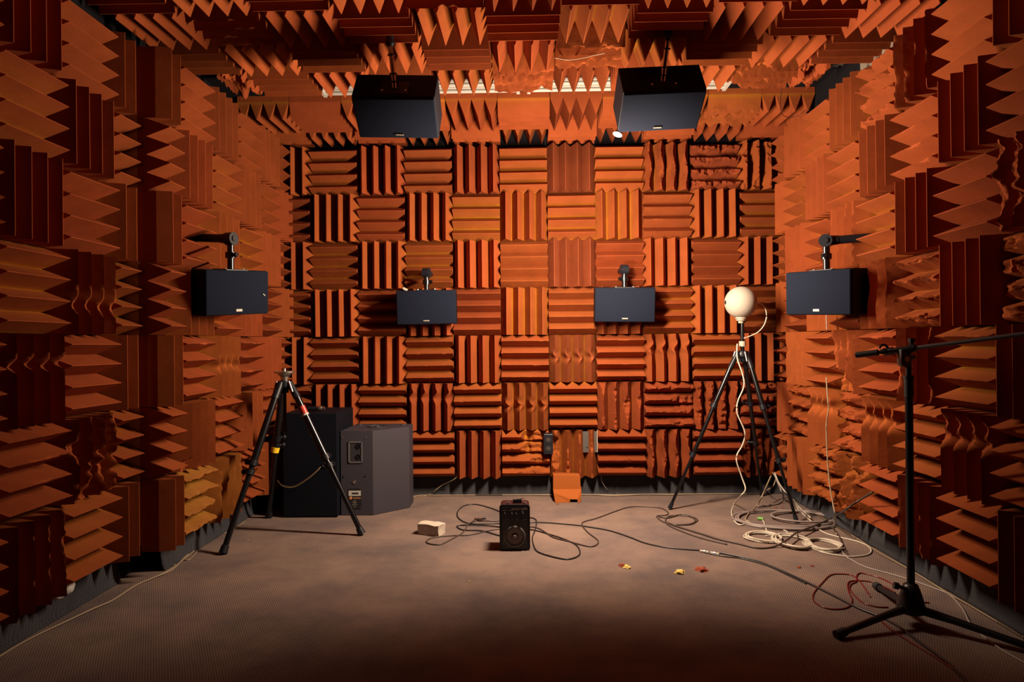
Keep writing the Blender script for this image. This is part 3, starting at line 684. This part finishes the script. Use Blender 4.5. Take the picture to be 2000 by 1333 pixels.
# ------------------------------------------------------------------ camera tripods
def tripod(label, apex, feet, joints, r, plate_h, col_down, col_up, extras):
    ap = Vector(apex); base = Vector((ap.x, ap.y, 0)); e = empty('camera_tripod', base); tag(e, label, 'tripod', None)
    A = Vector((0, 0, ap.z)); cr_ = .030 if col_up < .5 else .036
    bm = bmesh.new(); lathe(bm, [(0, -.16), (.07, -.16), (.075, -.08), (.12, -.06), (.13, 0), (.10, .05), (.05, .06), (0, .06)], 20, Matrix.Translation(A)); bm_obj('crown', bm, BLACK, e, smooth=40)
    bm = bmesh.new(); rod(bm, A+Vector((0, 0, -col_down)), A+Vector((0, 0, col_up)), cr_); cc = bm_obj('centre_column', bm, ALU, e, smooth=40)
    bm = bmesh.new(); rod(bm, A+Vector((0, 0, -col_down-.05)), A+Vector((0, 0, -col_down+.04)), cr_*1.4); bm_obj('column_cap', bm, BLACK, cc, smooth=40)
    for ft, js in zip(feet, joints):
        F_ = Vector(ft)-base; d = Vector((F_.x, F_.y, 0)).normalized()
        T0 = A + d*.12 + Vector((0, 0, -.01)); ax = (F_-T0).normalized(); sd = ax.cross(Vector((0, 0, 1))).normalized()
        n1 = T0.lerp(F_, js[0]); rr = r
        bm = bmesh.new(); rod(bm, T0.lerp(F_, .07), n1, rr); lg = bm_obj('leg', bm, ALU, e, smooth=40)
        bm = bmesh.new(); rod(bm, T0-d*.03+Vector((0, 0, .03)), T0.lerp(F_, .09), rr*.9, rr*1.15); bm_obj('hinge', bm, BLACK, lg, smooth=40)
        bm = bmesh.new(); rod(bm, T0+sd*.07+Vector((0, 0, .05)), T0+sd*.07+ax*.14, .018); bm_obj('hinge_lever', bm, STEEL, lg, smooth=40)
        prev = n1
        for i, j in enumerate(js):
            p = T0.lerp(F_, j); q = T0.lerp(F_, js[i+1]) if i+1 < len(js) else F_
            r2 = r*(.78, .6)[i]
            bm = bmesh.new(); rod(bm, p, q-ax*.0, r2); bm_obj('lower_tube', bm, ALU, lg, smooth=40)
            bm = bmesh.new(); rod(bm, p-ax*.07, p+ax*.02, r*1.28*(1, .85)[i]); rod(bm, p-ax*.03, p-ax*.03+(sd if F_.x < 0 else -sd)*.11, .02); bm_obj('clamp', bm, BLACK, lg, smooth=40)
            bm = bmesh.new(); kc = p-ax*.03+(sd if F_.x < 0 else -sd)*.11; rod(bm, kc, kc+(sd if F_.x < 0 else -sd)*.04, .045, n=10); bm_obj('knob', bm, BLACK, lg, smooth=40)
            if extras.get('double'):
                bm = bmesh.new(); p2 = p+ax*.13; rod(bm, p2-ax*.04, p2+ax*.04, r*1.2); rod(bm, p2, p2+(sd if F_.x < 0 else -sd)*.12, .02); bm_obj('clamp', bm, BLACK, lg, smooth=40)
                bm = bmesh.new(); kc = p2+(sd if F_.x < 0 else -sd)*.11; rod(bm, kc, kc+(sd if F_.x < 0 else -sd)*.04, .045, n=10); bm_obj('knob', bm, BLACK, lg, smooth=40)
        bm = bmesh.new(); rod(bm, F_-ax*.12, F_+ax*.0, r2*1.25, r2*1.5); bm_obj('rubber_foot', bm, BLACK, lg, smooth=40)
    return e, A
t1f = [gp(435.5, 1081), gp(707, 1044), gp(525, 1010)]
t1a = (-4.20, 11.80, 2.58)
e, A = tripod('black tripod without a camera head in front of the tall black cabinet', t1a, t1f, [(.50,), (.50,), (.40,)], .058, .2, .78, .1, {'double': 1})
bm = bmesh.new(); lathe(bm, [(0, .06), (.06, .06), (.07, .12), (.10, .14), (.12, .17), (.175, .185), (.18, .215), (.025, .222), (.022, .26), (0, .265)], 24, Matrix.Translation(A)); bm_obj('head_plate', bm, STEEL, e, smooth=40)
base = Vector((t1a[0], t1a[1], 0))
pL = [px(x, y, Y=12.28)-base for x, y in ((538.5, 874), (536.5, 884))]
bm = bmesh.new(); rod(bm, pL[0], pL[1], .075, .07, n=14); bm_obj('tape_band', bm, YELLOW, e, smooth=40)
pa, pb_ = Vector((0, 0, 2.57)) + (t1f[1]-base).normalized()*0, None
F_ = t1f[1]-base; dd_ = Vector((F_.x, F_.y, 0)).normalized(); T0 = A+dd_*.12+Vector((0, 0, -.01))
bm = bmesh.new(); rod(bm, T0.lerp(F_, .15)+Vector((.006, -.006, 0)), T0.lerp(F_, .20)+Vector((.006, -.006, 0)), .0545, n=16); bm_obj('red_sticker', bm, RED, e, smooth=40)
bm = bmesh.new(); rod(bm, T0.lerp(F_, .20), T0.lerp(F_, .212), .0605, n=16); bm_obj('white_ring', bm, WHITE, e, smooth=40)
t2f = [gp(1308, 994), gp(1556, 1020), gp(1488, 967.5)]
t2a = (4.17, 13.25, 3.0)
e, A = tripod('tall black tripod carrying the white ball, in the back right corner', t2a, t2f, [(.34, .66), (.34, .66), (.34, .62)], .048, .2, .12, .72, {})
base = Vector((t2a[0], t2a[1], 0))
bm = bmesh.new(); rod(bm, A+Vector((0, 0, .14)), A+Vector((0, 0, .24)), .065, n=20); bm_obj('cream_tape', bm, CREAM, e, smooth=40)
# white ball on top
bc = px(1447, 591, Y=13.25)
BALL = simple('white_rough_shell', (.35, .305, .26), .8, bump=.5, scale=120)
e = empty('ball_speaker', bc); tag(e, 'white spherical measurement source on top of the right tripod', 'ball')
bm = bmesh.new(); bmesh.ops.create_uvsphere(bm, u_segments=40, v_segments=24, radius=.305); bm_obj('shell', bm, BALL, e, smooth=80)
bm = bmesh.new(); lathe(bm, [(0, -.28), (.10, -.285), (.11, -.315), (.085, -.325), (.088, -.35), (.055, -.365), (.05, -.40), (0, -.40)], 24); bm_obj('mounting_ring', bm, CREAM, e, smooth=40)
bm = bmesh.new(); rod(bm, (-.298, -.02, -.0), (-.308, -.02, 0), .04, n=14); bm_obj('port', bm, BLACK, e, smooth=40)
# ------------------------------------------------------------------ microphone stand
mc = Vector((4.37, 7.90, 0)); e = empty('microphone_stand', mc); tag(e, 'black boom microphone stand without a microphone at the right front', 'microphone stand')
STAND = simple('black_stand_enamel', (.012, .013, .018), .35); SATIN = simple('grey_satin_metal', (.10, .09, .10), .38, .3)
bm = bmesh.new(); lathe(bm, [(0, .13), (.11, .13), (.148, .15), (.15, .21), (.135, .27), (.105, .37), (.075, .455), (.045, .47), (0, .47)], 28); hub = bm_obj('hub', bm, STAND, e, smooth=50)
bm = bmesh.new(); rod(bm, (-.02, -.05, .40), (-.15, -.02, .44), .022, n=10); rod(bm, (-.15, -.02, .44), (-.20, -.01, .45), .04, n=8); bm_obj('lock_screw', bm, STAND, hub, smooth=40)
bm = bmesh.new(); rod(bm, (0, 0, .45), (0, 0, 2.66), .042, n=20); bm_obj('lower_tube', bm, STAND, e, smooth=40)
bm = bmesh.new(); rod(bm, (0, 0, 2.60), (0, 0, 2.84), .050, n=20); rod(bm, (0, 0, 2.81), (0, 0, 2.84), .058, n=20); bm_obj('clutch_grip', bm, simple('grip_rubber', (.02, .02, .024), .6), e, smooth=40)
bm = bmesh.new(); rod(bm, (0, 0, 2.8), (0, 0, 2.98), .033, n=16); bm_obj('upper_tube', bm, STAND, e, smooth=40)
pv = px(1766, 683, Y=7.9)-mc; lb = px(1677, 693.5, Y=8.15)-mc; rb = Vector((5.0, 6.86, 0)); rb = px(2004, 652.5, Y=6.95)-mc
bm = bmesh.new(); rod(bm, lb, pv, .022, n=14); rod(bm, pv, rb, .024, n=14); boom = bm_obj('boom', bm, SATIN, e, smooth=40)
ub = (rb-lb).normalized()
bm = bmesh.new(); rod(bm, lb-ub*.02, lb+ub*.22, .036, n=12); rod(bm, lb-ub*.03, lb+ub*.02, .030, n=12); bm_obj('boom_grip', bm, simple('grip_dark', (.025, .025, .03), .5), boom, smooth=40)
hk = lb+ub*.28
bm = bmesh.new(); 
for i in range(8):
    a0, a1 = PI*.1+PI*.8*i/8, PI*.1+PI*.8*(i+1)/8
    rod(bm, hk+Vector((.05*math.cos(a0), -.0, .02+.06*math.sin(a0))), hk+Vector((.05*math.cos(a1), 0, .02+.06*math.sin(a1))), .014, n=8)
rod(bm, hk-ub*.03, hk+ub*.03, .031, n=12); bm_obj('cable_clip', bm, STAND, boom, smooth=40)
bm = bmesh.new(); up_ = pv
rod(bm, up_-ub*.17, up_+ub*.12, .036, n=16); rod(bm, up_-ub*.22, up_-ub*.12, .046, n=14); rod(bm, up_+ub*.05, up_+ub*.12, .05, n=14); clampb = bm_obj('boom_sleeve', bm, STAND, e, smooth=40)
bm = bmesh.new(); rod(bm, up_+ub*.08, up_+ub*.08+Vector((0, 0, .07)), .02, n=10); rod(bm, up_+ub*.08+Vector((0, 0, .07)), up_+ub*.08+Vector((0, 0, .115)), .04, n=8); bm_obj('thumbscrew', bm, STAND, clampb, smooth=40)
bm = bmesh.new()
extr = [(-.055, .0), (.055, .0), (.06, -.15), (.045, -.19), (.0, -.205), (-.045, -.19), (-.06, -.15)]
extrude_poly(bm, extr, -.045, .045); bmesh.ops.transform(bm, matrix=Matrix.Translation((pv.x, pv.y, pv.z+.0)) @ RX, verts=bm.verts)
bm_obj('swivel_block', bm, SATIN, e, bevel=.006)
bm = bmesh.new(); rod(bm, (pv.x, pv.y-.045, pv.z-.11), (pv.x, pv.y-.06, pv.z-.11), .03, n=16); bm_obj('pivot_bolt', bm, STEEL, e, smooth=40)
bm = bmesh.new(); rod(bm, (pv.x, pv.y+.04, pv.z-.11), (pv.x+.13, pv.y+.10, pv.z-.11), .016, n=10); rod(bm, (pv.x+.11, pv.y+.09, pv.z-.11), (pv.x+.17, pv.y+.12, pv.z-.09), .035, n=8); bm_obj('clamp_lever', bm, STAND, e, smooth=40)
for ft, up0 in (((3.37, 7.52), .2), ((4.53, 8.98), .2), ((5.30, 7.02), .2)):
    F_ = Vector((ft[0], ft[1], .05))-mc; d = Vector((F_.x, F_.y, 0)).normalized(); st = d*.08+Vector((0, 0, .20))
    bm = bmesh.new(); rod(bm, st, F_, .042, .036, n=14); lg = bm_obj('leg', bm, STAND, e, smooth=40)
    dv = (F_-st).normalized()
    bm = bmesh.new(); rod(bm, F_-dv*.10, F_+dv*.03, .048, .05, n=12); bm_obj('rubber_foot', bm, simple('foot_rubber', (.015, .015, .018), .7), lg, smooth=40)
    bm = bmesh.new(); rod(bm, d*.02+Vector((0, 0, .15)), st.lerp(F_, .30)-Vector((0, 0, .03)), .012, n=8); bm_obj('brace', bm, STAND, lg, smooth=40)
# ------------------------------------------------------------------ cables
CB = simple('black_cable', (.018, .016, .018), .35); CBR = simple('brown_black_cable', (.055, .035, .03), .45); CG = simple('grey_cable', (.24, .19, .18), .5)
CW = simple('white_cable', (.50, .44, .37), .5); CRD = simple('red_clear_cable', (.16, .016, .014), .22); CT = simple('tan_cable', (.27, .20, .13), .5); CGR = simple('thin_grey_cable', (.30, .26, .24), .45)
def ground_cable(name, pts, r, mat, label=None, cat='cable', group=None, parent=None, lift=0):
    q = []
    for i, p in enumerate(pts):
        z = r + (p[2] if len(p) > 2 else lift)
        q.append(px(p[0], p[1], Z=z))
    o = cable(name, q, r, mat, parent)
    if label: tag(o, label, cat, group)
    return o
# behind and beside the small monitor
ground_cable('power_cable', [(1005, 1018), (985, 1006), (974, 999), (955, 992), (930, 986), (908, 988), (895, 998), (894, 1010), (906, 1020), (925, 1024), (950, 1024), (975, 1023), (1010, 1024), (1040, 1021), (1080, 1022.5), (1130, 1027), (1150, 1030), (1190, 1037), (1230, 1050), (1262, 1062), (1310, 1071), (1372, 1076)], .0115, CB,
             'long black cable looping left behind the small speaker and running right to a joint')
ground_cable('power_cable', [(1000, 1052), (972, 1046), (952, 1040), (935, 1037), (905, 1036), (893, 1030), (897, 1027), (920, 1026, .01), (960, 1028, .01), (985, 1031), (1036, 1035), (1065, 1042), (1100, 1053), (1125, 1065), (1133, 1080), (1125, 1089), (1105, 1093), (1075, 1087), (1050, 1078), (1042, 1065), (1040, 1050), (1045, 1036, .01), (1048, 1020), (1042, 1013), (1020, 1011)], .0115, CB,
             'black cable in a long loop round the right side of the small speaker')
ground_cable('audio_cable', [(975, 1018), (955, 1018, .01), (938, 1017, .012), (930, 1018), (915, 1024, .01), (905, 1040), (880, 1055), (860, 1064), (840, 1063), (833, 1058), (845, 1051), (880, 1047), (920, 1045), (960, 1036), (1000, 1032), (1040, 1030), (1060, 1037), (1080, 1050), (1110, 1058), (1150, 1068), (1166, 1064), (1167, 1055), (1150, 1042), (1138, 1028), (1140, 1020), (1165, 1013), (1200, 1000), (1225, 992), (1250, 990), (1290, 993), (1305, 1002), (1300, 1007), (1285, 1008), (1284, 1012), (1300, 1022), (1330, 1026), (1355, 1022), (1362, 1015), (1345, 1009), (1310, 1008), (1300, 1016), (1305, 1026), (1330, 1038), (1370, 1052), (1420, 1064)], .0115, CBR,
             'brown cable with an inline plug wandering from the small speaker to the right tripod')
e = empty('inline_plug', gp(936, 1016.5)); tag(e, 'small inline plug joining cables left of the small speaker', 'plug')
bm = bmesh.new(); rod(bm, (-.09, 0, .035), (.06, 0, .035), .032, n=12); bm_obj('shell', bm, simple('brown_plug', (.12, .07, .055), .4), e, smooth=40)
bm = bmesh.new(); rod(bm, (.06, 0, .035), (.13, 0, .03), .028, .014, n=12); bm_obj('strain_relief', bm, BLACK, e, smooth=40)
# cable from the joint to the front right
ground_cable('black_cable', [(1372, 1076), (1400, 1080), (1430, 1085), (1480, 1097), (1530, 1117), (1580, 1140), (1630, 1165), (1680, 1190), (1740, 1215), (1800, 1258), (1850, 1295), (1900, 1345)], .014, CB,
             'black cable running from the joint across the carpet to the front right edge')
ground_cable('black_cable', [(1372, 1079), (1410, 1087), (1450, 1092), (1500, 1106), (1545, 1127), (1575, 1141)], .010, CB, 'short thin black cable lying alongside the long black one in front of the white coils')
for x, y in ((1376, 1078.5), (1396, 1082)):
    e = empty('cable_joint', gp(x, y, .014)); tag(e, 'pale metal connector on the long black cable, %s of the two' % ('left' if x < 1380 else 'right'), 'connector')
    d = (gp(1400, 1082)-gp(1372, 1077)).normalized()
    bm = bmesh.new(); rod(bm, -d*.07, d*.07, .022, n=10); bm_obj('barrel', bm, CREAM, e, smooth=40)
    bm = bmesh.new(); rod(bm, -d*.015, d*.015, .032, n=10); bm_obj('ring', bm, STEEL, e, smooth=40)
# brown loops by the right tripod and the long dark cable rising to the right wall
ground_cable('dark_cable', [(1287, 1010), (1305, 1012), (1330, 1006), (1352, 1011), (1358, 1019), (1345, 1025), (1315, 1025), (1300, 1020), (1320, 1028), (1345, 1036), (1375, 1045), (1400, 1053), (1440, 1062), (1480, 1071), (1510, 1069), (1535, 1057, .07), (1555, 1042, .08), (1590, 1028, .06), (1620, 1015, .05), (1637, 1005, .03)], .016, CBR,
             'dark cable crossing the white coils towards the right wall')
tag(cable('dark_cable', [gp(1630, 1010, .05), px(1650, 997, X=4.75), px(1675, 980, X=4.9), px(1704, 962, X=5.0)], .016, CBR), 'dark cable end rising from the floor to the right wall foam', 'cable')
def coil(name, c, rx, ry, n, r, mat, label, seed, tilt=0, group=None, spread=.10, z0=0, ties=True):
    rnd = random.Random(seed); pts = []
    for k in range(n):
        s1, s2 = rnd.uniform(1-spread, 1+spread), rnd.uniform(1-spread, 1+spread); ox, oy = rnd.uniform(-.03, .03), rnd.uniform(-.03, .03)
        for j in range(8):
            a = 2*PI*j/8 + k*.02
            x, y = rx*s1*math.cos(a)+ox, ry*s2*math.sin(a)+oy
            ct, st_ = math.cos(tilt), math.sin(tilt)
            pts.append(Vector((c.x+x*ct-y*st_, c.y+x*st_+y*ct, r+z0+r*1.1*(k*.5)*rnd.uniform(.75, 1.2))))
    o = cable(name, pts, r, mat, None, n=6, res=4)
    tag(o, label, 'cable', group); return o
coil('cable_coil', gp(1490, 1050), .27, .27, 7, .0105, CW, 'white cable coil, leftmost of the three in front of the right tripod', 3, group='white cable coils')
coil('cable_coil', gp(1548, 1059), .26, .36, 9, .0105, CW, 'white cable coil, middle one of the three in front of the right tripod', 5, group='white cable coils')
coil('cable_coil', gp(1609, 1066), .255, .30, 9, .0105, CW, 'white cable coil, rightmost of the three in front of the right tripod', 8, group='white cable coils')
coil('cable_coil', gp(1535, 1016), .90, .62, 4, .018, CG, 'thick grey cable coiled flat round the foot of the right tripod', 12, spread=.07)
coil('cable_coil', gp(1572, 1012), .58, .42, 2, .018, CG, 'smaller inner loop of thick grey cable under the right tripod leg', 15, spread=.05, z0=.03)
ground_cable('white_cable', [(1455, 1015), (1470, 1024), (1500, 1030), (1530, 1036), (1538, 1041), (1520, 1045), (1495, 1047)], .0115, CW, 'white cable leading from the ball tripod into the left coil')
ground_cable('white_cable', [(1583, 1012, .05), (1560, 990, .02), (1548, 975), (1535, 963, .02), (1525, 945, .15), (1513, 925, .45)], .0125, CW, 'white cable hanging down behind the front leg of the right tripod')
ground_cable('white_cable', [(1598, 1034), (1615, 1043), (1640, 1050), (1680, 1060), (1700, 1072), (1697, 1083), (1670, 1088), (1640, 1086), (1605, 1079), (1590, 1070)], .0125, CW, 'white cable making a wide loop out of the right coil towards the stand')
ground_cable('white_cable', [(1498, 1038), (1494, 1028), (1492, 1020), (1488, 1015)], .012, CW, 'short white cable end with a green plug above the left coil')
bm = bmesh.new(); p0 = gp(1487, 1014, .03); rod(bm, (-.05, .03, 0), (.03, -.02, 0), .03, n=10)
o = bm_obj('cable_plug', bm, simple('green_plug', (.12, .32, .05), .5), None, smooth=40); o.location = p0*S; tag(o, 'small green plug lying inside the grey cable coil', 'plug')
# cable hanging from ball, down the tripod to the floor
hang = [px(1478, 592, Y=13.25), px(1490, 596, Y=13.25), px(1497, 612, Y=13.2), px(1494, 632, Y=13.2), px(1482, 648, Y=13.2), px(1465, 657, Y=13.2), px(1453, 661, Y=13.18)]
tag(cable('ball_cable', hang, .011, CW), 'white cable arching from the right side of the ball to its pole', 'cable')
down = [px(x, y, Y=Y_) for x, y, Y_ in ((1440, 672, 13.16), (1440, 700, 13.1), (1450, 730, 13.05), (1453, 755, 13.0), (1441, 785, 13.0), (1440, 808, 13.0), (1455, 845, 13.0), (1450, 870, 13.0), (1438, 895, 13.0), (1448, 930, 13.0), (1456, 955, 12.9), (1448, 968, 12.75))]
down += [gp(x, y, .015) for x, y in ((1434, 985), (1429, 1000), (1432, 1015), (1442, 1025), (1452, 1025), (1457, 1019))]
tag(cable('ball_cable', down, .0135, CW), 'white cable snaking down the right tripod to the carpet', 'cable')
# tangle in the back right corner
tw = px(1511, 922, Y=13.9)
for i, (mat_, pts) in enumerate(((CT, [(1506, 930, 13.9), (1497, 950, 13.7), (1488, 970, 13.3), (1478, 988, None), (1463, 1003, None), (1457, 1012, None), (1460, 1020, None), (1490, 1030, None), (1530, 1035, None)]),
                               (CG, [(1512, 926, 13.9), (1520, 945, 13.8), (1527, 962, 13.6), (1530, 975, None), (1520, 984, None), (1495, 988, None), (1480, 990, None)]),
                               (CT, [(1509, 924, 13.9), (1515, 935, 13.9), (1510, 950, 13.9), (1500, 957, 13.9), (1496, 960, None)]),
                               (CW, [(1513, 924, 13.85), (1522, 945, 13.6), (1535, 963, 13.2), (1550, 980, None), (1558, 993, None), (1572, 1008, None), (1585, 1019, None)]))):
    q = [px(x, y, Y=Y_) if Y_ else gp(x, y, .02) for x, y, Y_ in pts]
    tag(cable('corner_cable', q, (.014, .018, .012, .012)[i], mat_), ('tan cable drooping from the corner foam to the left of the grey coil', 'grey cable drooping behind the right tripod front leg', 'short tan cable bundle hanging in the back right corner', 'white cable drooping from the corner foam across the grey coil')[i], 'cable')
# thin wall cables
q = [px(x, y, X=XR-.50) for x, y in ((1614, 738), (1616, 770), (1618, 800), (1614, 830), (1615, 870), (1617, 910), (1621, 950), (1627, 985), (1632, 1010))] + [gp(1632, 1027, .02), gp(1634, 1045, .02)]
tag(cable('wall_cable', q, .011, CT), 'tan cable hanging down the right wall foam behind the stand', 'cable')
q = [px(x, y, X=XR-.47) for x, y in ((1614, 614), (1614, 628), (1615, 645))]
tag(cable('wall_cable', q, .007, CGR), 'short thin cable hanging below the right wall loudspeaker', 'cable')
def edge_bundle(name, pts, label, seed, n=3, r=.010, mat=CT):
    rnd = random.Random(seed)
    cl = lambda v: Vector((max(XL_N+.16, min(XR-.16, v.x)), min(YB-.16, v.y), v.z))
    for k in range(n):
        q = [gp(x+rnd.uniform(-2, 2), y+rnd.uniform(-1.8, 1.8), r+.01) for x, y in pts]; q = [cl(v) for v in q]
        tag(cable(name, q, r, mat), label[k], 'cable', None)
edge_bundle('edge_cable', [(2010, 1245), (1960, 1217), (1900, 1183), (1850, 1158), (1800, 1127), (1760, 1103), (1720, 1083), (1690, 1060), (1668, 1045), (1650, 1020), (1635, 1000)], ['tan cable along the foot of the right wall, upper strand of the bundle', 'tan cable along the foot of the right wall, middle strand of the bundle', 'tan cable along the foot of the right wall, lower strand of the bundle'], 4)
ground_cable('thin_cable', [(1634, 1060), (1650, 1085), (1665, 1095), (1690, 1108), (1740, 1122), (1780, 1134), (1820, 1148), (1855, 1163), (1880, 1190), (1895, 1218), (1920, 1243), (1960, 1272), (2010, 1300)], .010, CGR, 'thin pale cable running past the stand to the front right corner')
ground_cable('dark_cable', [(1634, 1010), (1627, 1030), (1640, 1050), (1650, 1075), (1660, 1088)], .014, CBR, 'dark cable lying down the carpet between the coils and the right wall')
edge_bundle('edge_cable', [(-10, 1287), (30, 1262), (80, 1238), (130, 1213), (180, 1190), (220, 1172), (262, 1145), (300, 1128), (335, 1112), (362, 1090), (385, 1070), (400, 1052), (411, 1045)], ['tan cable along the foot of the left wall, upper strand of the pair', 'tan cable along the foot of the left wall, lower strand of the pair'], 6, n=2)
ground_cable('edge_cable', [(340, 1105), (352, 1091), (372, 1092), (410, 1045), (445, 1040), (480, 1018)], .008, CT, 'short frayed tan cable by the front foot of the left tripod')
ground_cable('thin_cable', [(85, 1205), (105, 1180), (130, 1155), (160, 1128)], .007, CGR, 'thin pale string rising towards the left wall near the front')
edge_bundle('edge_cable', [(800, 972), (825, 965), (850, 968), (880, 964), (930, 962), (980, 964), (1030, 963), (1080, 966), (1150, 965), (1200, 967), (1260, 965), (1310, 965), (1350, 966), (1400, 963), (1450, 961), (1500, 962)], ['tan cable along the foot of the back wall, upper strand', 'tan cable along the foot of the back wall, lower strand'], 9, n=2, r=.011)
q = [px(x, y, Y=14.35) for x, y in ((895, 845), (895, 900), (893, 928), (885, 938))] + [px(866, 947, Y=14.45), px(850, 958, Y=14.45), gp(838, 967, .02), gp(808, 974, .02)]
tag(cable('wall_cable', q, .008, CT), 'tan cable coming down the back wall beside the wedge cabinet', 'cable')
q = [px(1174, 930, Y=14.4), px(1176, 942, Y=14.45), px(1185, 955, Y=14.5), gp(1196, 962, .02), gp(1206, 965, .02)]
tag(cable('wall_cable', q, .006, CGR), 'thin grey cable curving down right of the foam offcut', 'cable')
# red cable under the stand
ground_cable('red_cable', [(1700, 1167), (1680, 1137), (1665, 1125), (1645, 1122), (1622, 1124), (1605, 1140), (1590, 1158), (1588, 1172), (1600, 1183), (1620, 1190), (1645, 1190), (1660, 1184), (1664, 1172), (1657, 1155), (1656, 1140), (1668, 1135), (1700, 1137), (1730, 1148), (1748, 1158)], .009, CRD, 'red speaker cable looped on the carpet left of the stand')
ground_cable('red_cable', [(1745, 1142), (1720, 1130), (1700, 1124), (1680, 1120), (1673, 1126), (1672, 1137), (1662, 1142), (1660, 1152), (1675, 1170), (1690, 1180), (1712, 1186), (1735, 1187)], .009, CRD, 'second loop of red speaker cable behind the stand hub')
ground_cable('red_cable', [(1712, 1205), (1725, 1217), (1745, 1234), (1770, 1250), (1800, 1268), (1825, 1283), (1850, 1300), (1875, 1318), (1900, 1345)], .010, CRD, 'red speaker cable running beside the black cable to the front edge')
ground_cable('red_cable', [(1785, 1168), (1800, 1176), (1815, 1178)], .010, CRD, 'frayed end of red cable right of the stand hub')
# cables on the ceiling
q = [px(x, y, Z=7.52) for x, y in ((1083, 113), (1110, 117), (1140, 113), (1160, 108), (1182, 104))]
tag(cable('ceiling_string', q, .006, CT), 'thin pale string lying across the torn ceiling foam', 'string')
q = [px(x, y, Z=7.5) for x, y in ((1527, 176), (1524, 200), (1527, 222), (1540, 229), (1560, 226), (1572, 215))]
tag(cable('ceiling_string', q, .005, BLACK), 'thin dark wire looping under the ceiling foam at the right', 'string')
# ------------------------------------------------------------------ outlets on the back wall
p = px(1071, 868, Y=14.17); e = empty('wall_outlet', p); tag(e, 'black double power outlet box set in the back wall foam', 'outlet')
bm = bmesh.new(); box(bm, (0, .15, 0), (.19, .34, .42)); bm_obj('box', bm, BLACK, e, bevel=.012)
for dz in (-.09, .09):
    bm = bmesh.new(); rod(bm, (0, -.018, dz), (0, -.03, dz), .055, n=16); so = bm_obj('socket', bm, simple('black_socket', (.03, .026, .025), .3), e, smooth=40)
    for dx in (-.02, .02):
        bm = bmesh.new(); box(bm, (dx, -.031, dz+.01), (.007, .004, .03)); bm_obj('slot', bm, STEEL, so)
p = px(1153, 865, Y=14.28); e = empty('wall_panel', p); tag(e, 'grey metal wall plate showing beside torn foam on the back wall', 'wall plate')
bm = bmesh.new(); box(bm, (0, .1, 0), (.30, .04, .44)); bm_obj('plate', bm, simple('grey_metal_plate', (.085, .075, .072), .5, .3), e, bevel=.005)
bm = bmesh.new(); box(bm, (.15, .08, .02), (.012, .06, .46)); bm_obj('edge_trim', bm, CREAM, e)
bm = bmesh.new(); rod(bm, (-.06, .082, -.11), (-.06, .07, -.11), .014, n=10); bm_obj('screw', bm, BLACK, e)
# ------------------------------------------------------------------ crumbs of foam on the carpet
FY = simple('yellow_foam', (.62, .44, .12), .95); FR = simple('rust_foam', (.24, .042, .016), .95)
def crumb(x, y, r, mat, label, seed, flat=.55, group=None):
    bm = bmesh.new(); bmesh.ops.create_icosphere(bm, subdivisions=3, radius=r)
    for v in bm.verts:
        k = 1+.75*noise.noise(v.co*(1.1/r)+Vector((seed, 0, 0)))+.25*noise.noise(v.co*(3/r)+Vector((seed, 3, 0)))
        v.co *= k; v.co.z = max(v.co.z*flat, -r*.2)
    o = bm_obj('foam_crumb', bm, mat, None, smooth=50); p = gp(x, y, r*.2+.002); o.location = p*S; tag(o, label, 'crumb', group); return o
crumb(1214, 1105, .045, FR, 'small rust-red foam crumb touching a yellow one', 1); crumb(1224, 1108, .05, FY, 'small pale yellow foam crumb in front of the small speaker, left of the two', 2, .4)
crumb(1327, 1118, .065, FY, 'pale yellow foam crumb in front of the long black cable, right of the two', 5, .45); crumb(1372, 1113, .075, FR, 'largest rust-red foam crumb, right of the yellow one', 7, .5)
crumb(1560, 1109, .026, FR, 'tiny red foam crumb behind the red cable, left one', 11); crumb(1586, 1106, .024, FR, 'tiny red foam crumb behind the red cable, right one', 13)
crumb(1089, 985, .022, FR, 'tiny red foam crumb in front of the orange offcut', 15, .4)
crumb(917, 1136, .013, FY, 'tiny pale speck on the dark carpet left of the middle', 16); crumb(484, 1054, .012, CREAM, 'tiny pale speck on the carpet under the left tripod', 17)
for i in range(26):
    rr_ = random.Random(i+70); x = rr_.uniform(1500, 1700); y = 975+(x-1500)*.35+rr_.uniform(-8, 25)
    crumb(x, y, rr_.uniform(.008, .02), FR, 'tiny rust foam crumb scattered round the right-hand cable coils', 80+i, .4, 'foam crumbs round the cable coils')
# white padding pushed under the left wall foam
for i, (x, y, r) in enumerate(((128, 1147, .09), (112, 1160, .07))):
    bm = bmesh.new(); bmesh.ops.create_icosphere(bm, subdivisions=3, radius=r)
    for v in bm.verts: v.co *= 1+.4*noise.noise(v.co*14+Vector((i*5, 0, 0)))
    o = bm_obj('padding_scrap', bm, WHITE, None, smooth=50); p = px(x, y, X=-5.45); o.location = p*S
    tag(o, ('white padding scrap under the near left wall foam, upper one', 'white padding scrap under the near left wall foam, lower one')[i], 'padding')
